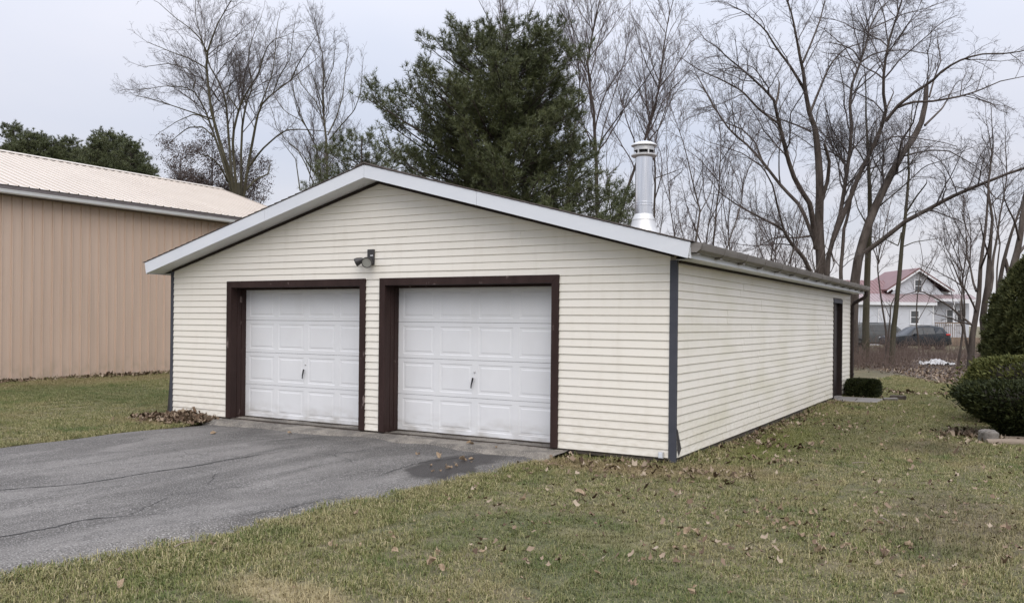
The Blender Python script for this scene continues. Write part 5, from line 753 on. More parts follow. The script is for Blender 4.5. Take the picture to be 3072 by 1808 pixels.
bare_tree(TR['tall_c'], 16, 'tall leaning bare tree whose trunk passes behind the chimney', TG, twig='twigred', q=1.45, reach=.92, up=.5, trop=.05, ang=34, fat=.6)
bare_tree(TR['tall_d'], 17, 'thin bare tree rising just right of the chimney', TG, twig='twigred', q=1.4, reach=.8, up=.4)
bare_tree(TR['tall_e'], 18, 'bare tree crown showing above the top of the pine', TG, twig='twigred', q=1.2, reach=.95, up=.5, trop=.05, ang=34, fat=.6)
MG = 'small bare trees behind the right roof slope'
for k_, s_d, lab in (('mid_a', 19, 'small forked bare tree second right of the chimney'), ('mid_b', 20, 'small straight bare tree midway between chimney and huge tree'), ('mid_c', 21, 'small bare tree leaning right towards the huge forked tree'), ('mid_d', 22, 'thinnest small bare tree nearest right of the chimney')):
    bare_tree(TR[k_], s_d, lab, MG, twig='twigred', q=1.55, reach=.78, up=.3, fat=.62)
def sapling_data(a, D, H, seed):
    r = random.Random(seed); q_ = b0+RT*a+FW*D; L_ = []; x = d = 0; st = []
    for i in range(8):
        st.append([round(x, 2), H*i/7*.85, round(d, 2), .055*(1-i/8)+.008]); x += r.uniform(-.22, .22); d += r.uniform(-.2, .2)
    L_.append(st)
    for k in range(4):
        i = r.randrange(2, 6); b_ = st[i]; s = r.choice((-1, 1)); l = H*r.uniform(.25, .4); L_.append([[b_[0], b_[1], b_[2], .028], [b_[0]+s*l*.25, b_[1]+l*.5, b_[2]+r.uniform(-.4, .4), .018], [b_[0]+s*l*.42, b_[1]+l, b_[2]+r.uniform(-.9, .9), .007]])
    return dict(base=[q_.x, q_.y], limbs=L_)
b0 = Vector((3.5588, -10.02, 0))
def at(a, D): p = b0+RT*a+FW*D; return (p.x, p.y)
UG = 'understory saplings behind the right roof slope'
for i, (a, D, H, lab) in enumerate([(6.2, 31, 6.4, 'bare sapling directly behind the chimney foot'), (9.0, 34, 7.6, 'bare sapling over the roof third of the way from chimney to corner'), (10.3, 33, 6.6, 'short bare sapling above the middle of the side eave'), (11.2, 36, 7.8, 'bare sapling above the side eave left of the huge tree'), (12.3, 34, 6.2, 'low bare sapling touching the huge tree left limbs'), (13.2, 40, 7.0, 'bare sapling in front of the huge tree trunk'), (4.4, 34, 8.4, 'bare sapling between the pine and the chimney'), (18.6, 36, 6.5, 'bare sapling left of the arborvitae top'), (20.2, 38, 8.5, 'bare sapling rising over the farmhouse porch')]):
    bare_tree(sapling_data(a, D, H, 300+i), 300+i, lab, UG, twig='twigred', q=1.7, reach=.72, up=.3, name='bare_sapling', start=.2)

def copy_tree(src, loc, rz, sc, label, group=None):
    c = src.copy(); COL.objects.link(c); c.location = loc; c.rotation_euler = (0, 0, rz); c.scale = sc; c['label'] = label
    if group: c['group'] = group
    for ch in list(src.children):
        k = ch.copy(); COL.objects.link(k); k.parent = c
    return c
FAR = 'far row of bare trees behind garage and pine'
SRC = [o for o in S.objects if o.get('group') in (UG, MG)]
ORD = ['first', 'second', 'third', 'fourth', 'fifth', 'sixth', 'seventh', 'eighth', 'ninth', 'tenth', 'eleventh', 'twelfth', 'thirteenth', 'fourteenth']
for i, (px_, D) in enumerate([(1400, 52), (1580, 50), (1700, 47), (1840, 50), (1950, 46), (2035, 48), (2110, 44), (2200, 47), (2290, 45), (2380, 48), (2660, 52), (2760, 50), (2880, 46), (2990, 48)]):
    s = SRC[i % len(SRC)]; p_ = at((px_-1536)/2592*D, D); k = [.84, .72, .92, .8][i % 4]*1.5
    copy_tree(s, (p_[0], p_[1], GZ), 1.3+i*1.9, (k, k, k*(1.2 if i < 10 else .95)), ORD[i]+' thin bare tree from the left in the far row behind garage and pine', FAR)

# ------------------------------------------------------------------ pines
def pine(base, label, seed, H, prof, hmin, nb, tuft, name='pine_tree', mat_='needles', lean=(0, 0), group=None, nl=(6.0, 8.0), ntf=1.0, rot=YAW, trunk_r=.2, rv=(.66, 1.05)):
    """prof: list of (height, reach left, reach right, reach in depth); branches sweep up to their tips"""
    rng = np.random.default_rng(seed); T = tag(empty(name, (base[0], base[1], GZ), rot), label, 'tree', group)
    tk = np.array([[lean[0]*t, lean[1]*t, H*t*.97, trunk_r*(1-t)+.02] for t in np.linspace(0, 1, 12)])
    v, f = tubes(tk[None, :, :3], tk[None, :, 3], 8); obj('trunk', npmesh('trunk', v, f, M['pinebark'], True), None, T)
    pr = np.array(prof, float); ht = rng.uniform(hmin, H, nb) if True else 0
    ht = np.sort(ht); az = rng.uniform(0, 2*np.pi, nb)
    L_, Rr, Dd = (np.interp(ht, pr[:, 0], pr[:, i]) for i in (1, 2, 3))
    cx, sx = np.cos(az), np.sin(az); rx = np.where(cx < 0, L_, Rr); reach = 1/np.sqrt((cx/np.maximum(rx, .15))**2+(sx/np.maximum(Dd, .15))**2)*rng.uniform(rv[0], rv[1], nb)
    h0 = np.clip(ht-reach*rng.uniform(.30, .62, nb), .5, None); K = 9; t = np.linspace(0, 1, K)[None, :]
    bx = np.interp(h0, [0, H], [0, lean[0]]); by = np.interp(h0, [0, H], [0, lean[1]])
    tipx, tipy = reach*cx, reach*sx
    P = np.stack([bx[:, None]+(tipx-bx)[:, None]*t, by[:, None]+(tipy-by)[:, None]*t, h0[:, None]+(ht-h0)[:, None]*(t*.45+.55*t**2)], 2)
    P += np.cumsum(rng.normal(0, .025, P.shape), 1)*t[:, :, None]
    R = np.clip(reach*.012, .012, .05)[:, None]*(1-.75*t)
    parts = [tubes(P, R, 5)]
    P2, R2 = children(P, R, rng, nl[0], .18, 1.0, 45, .34, .25, 1.2, 5, .10, .40, .012, .005, .05); parts.append(tubes(P2, R2, 3))
    PP = np.concatenate([resample_all(P[:, -3:], 5), P2]); RR = np.concatenate([R[:, -5:], R2])
    P3, R3 = children(PP, RR, rng, nl[1], .15, 1.0, 40, .45, .10, .45, 3, .12, .5, .010, .0035, .05)
    v, f = join(parts); obj('branches', npmesh('branches', v, f, M['pinebark']), None, T)
    Q = np.concatenate([P3[:, -1], P3[:, 1], P2[:, -1], P2[:, -2], P[:, -1]]); Dr = np.concatenate([nrm(P3[:, -1]-P3[:, 1]), nrm(P3[:, 1]-P3[:, 0]), nrm(P2[:, -1]-P2[:, -2]), nrm(P2[:, -2]-P2[:, -3]), nrm(P[:, -1]-P[:, -2])])
    keep = rng.random(len(Q)) < ntf; Q, Dr = Q[keep], nrm(Dr[keep]+np.array([0, 0, .35]))
    v, f = tufts(Q, Dr, tuft[0], tuft[1], tuft[2], rng); obj('crown', npmesh('needles', v, f, M[mat_]), None, T)
    return T
def resample_all(P, K): return np.stack([resample(p, K) for p in P]) if len(P) else np.zeros((0, K, 3))
PROF = [(3.8, 2.0, 4.6, 3.2), (4.8, 2.0, 4.5, 3.2), (5.6, 2.3, 4.1, 3.3), (6.2, 2.8, 3.4, 3.3), (6.8, 3.4, 2.8, 3.3), (7.6, 4.1, 2.5, 3.2), (8.3, 4.6, 2.0, 3.0), (9.0, 5.0, 2.0, 2.8), (9.3, 5.2, 2.3, 2.7), (9.5, 3.5, 2.3, 2.6), (10.1, 3.1, 2.0, 2.3), (10.6, 2.8, 1.6, 1.9), (11.0, 2.2, 1.0, 1.3), (11.3, .6, .5, .5)]
pine(at(0.0, 27), 'large dark green pine behind the middle of the garage roof', 31, 11.0, PROF, 4.2, 265, (8, .165, .017), lean=(-.35, 0), trunk_r=.24, rv=(.6, 1.08))
PROF2 = [(3, 2.2, 2.4, 2.2), (5.5, 2.2, 2.5, 2.2), (7.4, 2.3, 2.8, 2.4), (8.2, 1.9, 2.2, 2.0), (8.7, 1.1, 1.2, 1.1), (9.0, .4, .4, .4)]
pine(at(-5.9, 33.5), 'lower pine peeking over the garage ridge left of the large pine', 32, 8.95, PROF2, 5.4, 120, (10, .16, .014), nl=(4.2, 5.5), trunk_r=.15)
PROF3 = [(1.5, .8, .8, .8), (4.5, .7, .7, .7), (5.6, .45, .45, .45), (6.05, .12, .12, .12)]
pine(at(-9.5, 35.5), 'small pine tip showing between barn roof and garage rake', 33, 6.0, PROF3, 3.6, 26, (11, .15, .014), nl=(4, 5), trunk_r=.08)
FG = 'distant pines beyond the barn'
FP = [(8, 2.3, 2.3, 2.3), (11.5, 1.9, 1.9, 1.9), (13.3, 1.5, 1.5, 1.5), (14.5, .95, .95, .95), (15.2, .3, .3, .3)]
fp = pine(at(-33.6, 58), 'tall distant pine at the left picture edge beyond the barn roof', 34, 15.2, FP, 9.5, 230, (8, .20, .028), 'distant_pine', 'farneedles', group=FG, nl=(4.2, 4.4), rot=0, rv=(.45, 1.2))
for a, D, s, rz, lab in ((-32.57, 57, 0.930, 1.1, 'second distant pine from the left edge, beyond the barn roof'), (-32.41, 58, 0.900, 2.3, 'third distant pine from the left, lower, beyond the barn'), (-32.43, 60, 0.905, 3.9, 'fourth distant pine from the left beyond the barn'), (-30.00, 57, 0.890, 5.0, 'fifth and lowest distant pine from the left beyond the barn'), (-29.88, 58, 0.955, 0.6, 'taller distant pine sixth from the left beyond the barn'), (-29.77, 60, 0.915, 1.9, 'seventh distant pine from the left beyond the barn'), (-27.44, 57, 0.950, 2.9, 'eighth distant pine from the left beyond the barn'), (-27.40, 58, 0.990, 4.4, 'ninth distant pine from the left, near the tallest ones'), (-27.41, 60, 1.000, 0.2, 'tall distant pine second from the brown-leaved trees'), (-25.25, 57, 0.930, 3.3, 'last distant pine beside the brown-leaved trees'), (-36.02, 62, 0.980, 2.0, 'distant pine in the second row behind the leftmost one'), (-35.44, 63, 0.940, 0.9, 'distant pine in the second row, low, second from left'), (-33.92, 62, 0.930, 4.1, 'distant pine in the second row, third from left'), (-33.57, 63, 0.940, 5.5, 'distant pine in the second row above the roof middle left'), (-32.15, 62, 0.950, 1.4, 'distant pine in the second row, fifth from left'), (-31.69, 63, 0.970, 3.0, 'distant pine in the second row beside the taller sixth one'), (-30.28, 62, 0.970, 2.6, 'distant pine in the second row, seventh from left'), (-29.92, 63, 1.000, 0.4, 'distant pine in the second row behind the tallest pair'), (-27.89, 62, 1.000, 5.1, 'rightmost distant pine of the second row'), (-31.84, 57, 0.965, 3.6, 'distant pine filling the gap right of the leftmost pines'), (-31.36, 57, 0.955, 0.3, 'distant pine filling the low stretch before the middle pines'), (-30.48, 57, 0.935, 2.2, 'distant pine between the fourth and fifth of the row'), (-25.68, 59, 0.900, 1.0, 'low distant pine half behind the brown-leaved trees'), (-25.56, 60, 0.860, 4.0, 'lowest distant pine behind the brown-leaved trees')):
    p = at(a, D); copy_tree(fp, (p[0], p[1], GZ), rz, (s*1.0, s*1.0, s*.945), lab)
fp.scale = (1, 1, .96)
# brown-leaved trees left of the maple
def brown_tree(a, D, H, w, seed, label):
    rng = np.random.default_rng(seed); p = at(a, D); T = tag(empty('brown_leaved_tree', (p[0], p[1], GZ), YAW), label, 'tree', 'brown-leaved trees by the maple')
    lim = [np.array([[0, 0, 0, .14], [.1, 0, H*.5, .09], [0, .1, H*.97, .02]])]
    for i in range(16):
        z = rng.uniform(.25, .85)*H; an = rng.uniform(0, 6.28); r = w*rng.uniform(.6, 1)*(1.1-.75*z/H)
        lim.append(np.array([[0, 0, z, .04], [math.cos(an)*r*.5, math.sin(an)*r*.5, z+r*.3, .025], [math.cos(an)*r, math.sin(an)*r, z+r*.45, .008]]))
    Q = np.stack([resample(l, 10) for l in lim]); v, f = tubes(Q[:, :, :3], Q[:, :, 3], 5); obj('trunk', npmesh('trunk', v, f, M['bark'], True), None, T)
    P2, R2 = children(Q[:, :, :3], Q[:, :, 3], rng, 6.5, .2, 1, 48, .4, .4, 2.0, 6, .14, .15, .012, .006); P3, R3 = children(P2, R2, rng, 11, .1, 1, 45, .5, .15, .8, 4, .16, .1, .010, .0055)
    v, f = join([tubes(P2, R2, 3), tubes(P3, R3, 3)]); obj('crown', npmesh('twigs', v, f, M['twigred']), None, T)
    pts = np.concatenate([P3[:, i] for i in (1, 2, 3)]); pts = np.concatenate([pts, pts+rng.normal(0, .07, pts.shape)])
    v, f = leafcloud(np.concatenate([pts, pts+rng.normal(0, .12, pts.shape)]), .052, rng, 1.8); obj('leaves', npmesh('leaves', v, f, M['brownleaf']), None, T)
brown_tree(-20.1, 52, 11.8, 2.3, 41, 'bushy brown-leaved tree at the distant pines right end'); brown_tree(-17.5, 50, 12.6, 2.4, 42, 'tallest brown-leaved tree left of the maple trunk'); brown_tree(-16.0, 51, 11.0, 2.4, 43, 'low brown-leaved tree touching the maple trunk')

# ------------------------------------------------------------------ clipped evergreens
def hedge(name, label, cx, cy, rx, ry, z0, z1, seed, mat_, n, size, p=2.6, under=.55, shaggy=.05, cat='bush', core=.86, upb=.3, full=1.9):
    """leafy body: a rounded clipped solid, narrower at the foot"""
    rng = np.random.default_rng(seed); T = tag(empty(name, (cx, cy, GZ)), label, cat)
    hz = (z1-z0)/2; cz = (z0+z1)/2-GZ
    def surf(k, s):
        d = nrm(rng.normal(size=(k, 3))); d /= (np.abs(d)**p).sum(1, keepdims=True)**(1/p)
        P = d*np.array([rx, ry, hz])*s
        tz = (P[:, 2]+hz)/(2*hz); nar = under+(1-under)*np.clip(tz*full, 0, 1)**.8
        P[:, 0] *= nar; P[:, 1] *= nar; P[:, 2] += cz
        bump = 1+shaggy*(np.sin(P[:, 0]*7+seed)*np.cos(P[:, 1]*6+1)+.6*np.sin(P[:, 2]*11+P[:, 0]*3)); P[:, :2] *= bump[:, None]; return P, d
    P, d = surf(n, np.where(rng.random((n, 1)) < .045, rng.uniform(1.0, 1.10, (n, 1)), np.clip(1-np.abs(rng.normal(0, .075, (n, 1)))+.02, .6, 1.05)))
    v, f = leafcloud(P, size, rng, 3.0, up=d*1.0+np.array([0, 0, upb])); obj('foliage', npmesh('foliage', v, f, M[mat_]), None, T)
    # solid dark core, standing in for the shade among inner twigs
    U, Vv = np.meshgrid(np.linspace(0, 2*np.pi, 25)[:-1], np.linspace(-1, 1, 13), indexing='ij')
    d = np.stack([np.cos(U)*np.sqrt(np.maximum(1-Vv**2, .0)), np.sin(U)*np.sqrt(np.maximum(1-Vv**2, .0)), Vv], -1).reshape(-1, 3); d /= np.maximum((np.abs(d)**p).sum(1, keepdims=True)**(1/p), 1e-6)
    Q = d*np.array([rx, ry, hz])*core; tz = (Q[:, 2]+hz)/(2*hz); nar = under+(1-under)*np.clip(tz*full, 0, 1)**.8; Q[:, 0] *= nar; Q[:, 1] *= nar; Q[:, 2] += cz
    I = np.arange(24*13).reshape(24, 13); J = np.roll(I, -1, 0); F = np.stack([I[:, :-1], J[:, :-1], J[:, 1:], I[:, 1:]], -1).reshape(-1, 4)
    obj('shaded_core', npmesh('core', Q, F, M['core'], True), None, T)
    b = MB()
    for i in range(5):
        an = i*1.26+.3; b.tube([(.03*math.cos(an), .03*math.sin(an), 0), (rx*.3*math.cos(an), ry*.3*math.sin(an), cz*.6)], [.03, .02], 6)
    obj('stem', b, M['pinebark'], T); return T
hedge('boxwood_bush', 'small clipped dark boxwood beside the side door step', .44, 11.85, .37, .33, -.10, .34, 51, 'yew', 9000, .026, 6.0, .88, .05)
hedge('yew_hedge', 'large dark clipped yew hedge in the right foreground', 4.45, 5.55, 1.80, 1.10, -.10, .76, 52, 'yew', 64000, .025, 5.0, .52, .045, full=1.05)
hedge('yew_bush', 'lighter green rounded yew behind the dark clipped hedge', 4.60, 7.9, 1.80, .9, -.10, 1.10, 53, 'yewlit', 42000, .028, 4.5, .9, .05)
def arborvitae():
    rng = np.random.default_rng(54); T = tag(empty('arborvitae', (4.15, 10.59, GZ)), 'tall cone-shaped arborvitae behind the yews at right edge', 'tree')
    H = 3.45; n = 20000; z = rng.uniform(.03, 1, n)*H; an = rng.uniform(0, 6.283, n)
    r = np.interp(z, [0, .5, 1.1, 1.7, 2.35, 2.85, 3.2, 3.45], [1.0, 1.12, 1.14, 1.08, .88, .62, .32, .04]); lump = 1+.09*np.sin(an*9+z*5)+.07*np.sin(an*17-z*9)
    r = r*lump*np.clip(1-np.abs(rng.normal(0, .08, n)), .55, 1); P = np.stack([r*np.cos(an), r*np.sin(an), z], 1)
    D = np.stack([np.cos(an), np.sin(an), np.full(n, .9)], 1)
    v, f = tufts(P, nrm(D), 5, .12, .038, rng, .45); obj('foliage', npmesh('foliage', v, f, M['arbor']), None, T)
    b = MB(); b.lathe([(.0, 0.05), (.72, .15), (.85, 1.0), (.72, 1.8), (.42, 2.5), (0, 3.1)], 20); obj('shaded_core', b, M['core'], T)
    b = MB(); b.tube([(0, 0, 0), (0, 0, 3.1)], [.10, .03], 8); obj('trunk', b, M['pinebark'], T)
arborvitae()

# ------------------------------------------------------------------ brush, tarp, edging
def brush():
    rng = np.random.default_rng(61); n = 4200
    a = rng.uniform(8.0, 30, n); D = rng.uniform(32, 49, n)
    a = np.where(rng.random(n) < .65, rng.uniform(12, 21, n)*D/38, a)
    x = b0.x+RT.x*a+FW.x*D; y = b0.y+RT.y*a+FW.y*D
    near = (a/D > .462) & (D < 41.0); keep = ~near | (rng.random(n) < .30); keep &= ~((x > -.7) & (x < 1.9) & (y > 29.6) & (y < 32.8)); x, y, near = x[keep], y[keep], near[keep]; n = len(x)
    P0 = np.stack([x, y, np.full(n, GZ-.02)], 1); h = (rng.gamma(4, .10, n)+.18)*np.where(rng.random(n) < .04, 2.2, 1.12)*np.where(near, .45, 1); K = 5; d = nrm(np.stack([rng.normal(0, .35, n), rng.normal(0, .35, n), np.ones(n)], 1)); pts = [P0]; p = P0
    for k in range(K-1): d = nrm(d+rng.normal(0, .16, (n, 3))); p = p+d*(h/(K-1))[:, None]; pts.append(p)
    P = np.stack(pts, 1); R = np.full((n, K), .0075)*np.linspace(1, .45, K)[None]
    P2, R2 = children(P, R, rng, 5.5, .2, 1, 45, .5, .15, .7, 3, .18, .1, .012, .0045)
    v, f = join([tubes(P, R, 3), tubes(P2, R2, 3)])
    tag(obj('brush', npmesh('brush', v, f, M['brush'])), 'tangle of dead brown brush beyond the lawn', kind='stuff')
brush()
def tarp():
    rng = np.random.default_rng(62); nx, ny = 26, 14; c = (.62, 31.1); V = []
    for i in range(nx):
        for j in range(ny):
            u, w_ = i/(nx-1)*2-1, j/(ny-1)*2-1; e = max(0, 1-(u*u)*.95)*max(0, 1-w_*w_*.9)
            z = GZ+.05+.14*e**.6*(.6+.45*math.sin(u*6+1+w_*2)+.45*math.sin(w_*7+u*4))+rng.normal(0, .03)
            k = 1-.35*abs(w_)*abs(u); px, py = u*.80*k*(1-.15*w_), w_*.45*k
            V.append((c[0]+RT.x*px+FW.x*py, c[1]+RT.y*px+FW.y*py, max(z, GZ+.03)))
    I = np.arange(nx*ny).reshape(nx, ny); F = np.stack([I[:-1, :-1], I[1:, :-1], I[1:, 1:], I[:-1, 1:]], -1).reshape(-1, 4)
    tag(obj('crumpled_tarp', npmesh('tarp', V, F, M['tarp'])), 'crumpled white tarp lying in the brush below the black car', 'tarp')
tarp()
def rough_block(name, label, loc, dims, rz, seed, mat_, cat):
    rng = np.random.default_rng(seed); b = MB(); b.box(-dims[0]/2, dims[0]/2, -dims[1]/2, dims[1]/2, -.05, dims[2])
    o = obj(name, b, M[mat_], None, loc, (0, 0, rz)); s = o.modifiers.new('b', 'BEVEL'); s.width = min(dims)*.22; s.segments = 3; s = o.modifiers.new('s', 'SUBSURF'); s.levels = s.render_levels = 2; s.subdivision_type = 'SIMPLE'
    t = bpy.data.textures.new(name, 'CLOUDS'); t.noise_scale = .09; s = o.modifiers.new('d', 'DISPLACE'); s.texture = t; s.strength = .045; s.texture_coords = 'LOCAL'
    return tag(o, label, cat)
rough_block('stone_block', 'rough grey stone block at the yew hedge foot', (3.22, 4.42, GZ), (.20, .26, .20), .5, 1, 'stone', 'stone')
rough_block('flat_stone', 'pale flat stone beside the boxwood and step', (1.12, 11.12, GZ), (.30, .22, .07), .2, 2, 'stone', 'stone')
rough_block('stone_block', 'dark broken block behind the flat stone near boxwood', (1.22, 11.62, GZ), (.34, .16, .10), .1, 3, 'skirt', 'stone')
def timber(label, p0, p1, r, seed):
    rng = np.random.default_rng(seed); p0, p1 = Vector((*p0, GZ+r*.55)), Vector((*p1, GZ+r*.55)); k = 9; b = MB()
    b.tube([p0+(p1-p0)*(i/(k-1))+Vector((0, 0, rng.normal(0, .006))) for i in range(k)], [r*rng.uniform(.93, 1.07) for _ in range(k)], 10)
    o = obj('edging_timber', b.mesh('edging_timber'), M['log']); c = (p0+p1)/2
    o.data.transform(Matrix.Translation(-Vector((c.x, c.y, GZ)))); o.location = (c.x, c.y, GZ); return tag(o, label, 'timber', 'edging timbers by the yew hedge')
timber('weathered edging timber lying in front, nearer the lawn', (3.20, 4.18), (5.1, 5.27), .062, 71); timber('weathered edging timber lying behind, against the hedge', (3.42, 4.75), (5.0, 5.1), .058, 72)

# ------------------------------------------------------------------ house beyond the brush
hx, hy = -3.61, 69.16
HS = tag(empty('farmhouse', (hx, hy, GZ), YAW), 'pale clapboard farmhouse with red metal roof beyond the brush', 'house')
def clap(x0, x1, y, z0, z1, name, tri=None):
    """lapped boards, one wall; tri=(xa,apex_x,apex_z) cuts them to a gable"""
    b = MB(); h = .16; z = z0
    while z < z1-.01:
        e = min(z+h, z1); a0, a1, c0, c1 = x0, x1, x0, x1
        if tri:
            ax, az = tri; f0, f1 = (az-z)/(az-z0), (az-e)/(az-z0); a0, a1 = ax+(x0-ax)*f0, ax+(x1-ax)*f0; c0, c1 = ax+(x0-ax)*f1, ax+(x1-ax)*f1
        b.add([(a0, y-.022, z), (a1, y-.022, z), (c1, y-.004, e), (c0, y-.004, e), (a0, y, z), (a1, y, z)], [(0, 1, 2, 3), (4, 5, 1, 0)]); z = e
    return obj(name, b, M['hsiding'], HS)
obj('wall', MB().box(-5.9, 1.38, .0, 6, 0, 3.4).box(1.381, 5.2, 1.6, 6, 0, 3.6).box(-5.85, 5.15, 2.2, 8, 3.4, 4.6), M['hwhite'], HS)
clap(-5.9, 1.38, .0, .3, 3.36, 'clapboard_wall'); clap(1.39, 5.2, 1.6, .5, 3.6, 'clapboard_wall'); clap(-1.62, 3.1, 1.6, 4.25, 6.45, 'gable_wall', (.74, 6.42))
obj('corner_board', MB().box(1.28, 1.40, -.05, -.025, .3, 3.35), M['hwhite'], HS); obj('fascia', MB().box(-6.0, 1.55, -.30, -.26, 3.34, 3.60), M['hwhite'], HS); obj('fascia', MB().box(1.56, 5.3, .55, .60, 3.72, 3.92), M['hwhite'], HS)
def metal_roof(x0, x1, y0, z0, y1, z1, mat_, name):
    n = int((x1-x0)/.3); b = MB(); b.add([(x0, y0, z0), (x1, y0, z0), (x1, y1, z1), (x0, y1, z1), (x0, y0, z0-.06), (x1, y0, z0-.06), (x1, y1, z1-.06), (x0, y1, z1-.06)], [(0, 1, 2, 3), (0, 4, 5, 1), (1, 5, 6, 2), (3, 7, 4, 0), (7, 6, 5, 4)])
    o = obj(name, b, M[mat_], HS)
    for i in range(n+1):
        x = x0+(x1-x0)*i/n; c = MB(); c.add([(x-.02, y0, z0+.001), (x+.02, y0, z0+.001), (x, y0, z0+.035), (x-.02, y1, z1+.001), (x+.02, y1, z1+.001), (x, y1, z1+.035)], [(0, 1, 2), (0, 2, 5, 3), (2, 1, 4, 5), (3, 5, 4)]); obj('standing_seam', c, M[mat_], o)
    return o
metal_roof(-6.0, 1.55, -.28, 3.62, 1.58, 4.34, 'hroof2', 'porch_roof'); metal_roof(1.56, 5.3, .58, 3.93, 1.75, 4.36, 'hroof2', 'porch_roof')
metal_roof(-6.0, -1.0, 1.7, 4.36, 4.4, 5.62, 'hroof', 'main_roof')
b = MB(); b.prism([(-2.0, 4.72), (.74, 6.56), (3.75, 4.66), (3.75, 4.54), (.74, 6.42), (-2.0, 4.58)], 1.2, 8); obj('gable_roof', b, M['hroof'], HS)
for xa, za, xb, zb_ in ((-1.98, 4.585, .74, 6.42), (.74, 6.42, 3.7, 4.57)):
    b = MB(); b.add([(xa, 1.19, za-.16), (xb, 1.19, zb_-.16), (xb, 1.19, zb_), (xa, 1.19, za), (xa, 1.23, za-.16), (xb, 1.23, zb_-.16), (xb, 1.23, zb_), (xa, 1.23, za)], [(0, 1, 2, 3), (0, 4, 5, 1), (2, 6, 7, 3)]); obj('rake_board', b, M['hwhite'], HS)
def hwindow(x0, x1, z0, z1, y, pm='glass'):
    w_ = obj('window', MB().box(x0-.10, x1+.10, y-.06, y-.024, z0-.10, z1+.10), M['hwhite'], HS)
    zc = (z0+z1)/2
    for a, c in ((z0, zc-.025), (zc+.025, z1)): obj('pane', MB().box(x0, x1, y-.068, y-.061, a, c), M[pm], w_)
    obj('sill', MB().box(x0-.14, x1+.14, y-.11, y-.061, z0-.15, z0-.101), M['hwhite'], w_)
hwindow(-.50, .11, 1.86, 2.86, 0); hwindow(.56, 1.10, 4.56, 5.50, 1.6); hwindow(3.3, 3.8, 1.9, 3.0, 1.6); hwindow(4.2, 4.7, 1.9, 3.0, 1.6)
dd = obj('house_door', MB().box(-3.26, -2.50, -.06, -.024, .7, 3.05), M['hwhite'], HS); obj('door_panel', MB().box(-3.16, -2.60, -.075, -.061, 1.0, 2.9), M['hsiding'], dd)
pd = obj('porch_deck', MB().box(1.45, 5.2, -.2, 1.58, .55, .70), M['deckwood'], HS)
for i in range(14): obj('skirt_plank', MB().box(1.46+i*.267, 1.70+i*.267, -.22, -.201, .02, .55), M['deckwood'], pd)
rl_ = obj('porch_railing', MB().box(1.45, 3.9, -.16, -.10, 1.86, 1.95), M['deckwood'], HS)
for i in range(16): obj('baluster', MB().box(1.50+i*.155, 1.535+i*.155, -.145, -.115, .70, 1.86), M['deckwood'], rl_)
for x in (1.5, 3.4, 5.15): obj('porch_post', MB().box(x-.06, x+.06, .60, .72, .70, 3.73), M['hwhite'], HS)

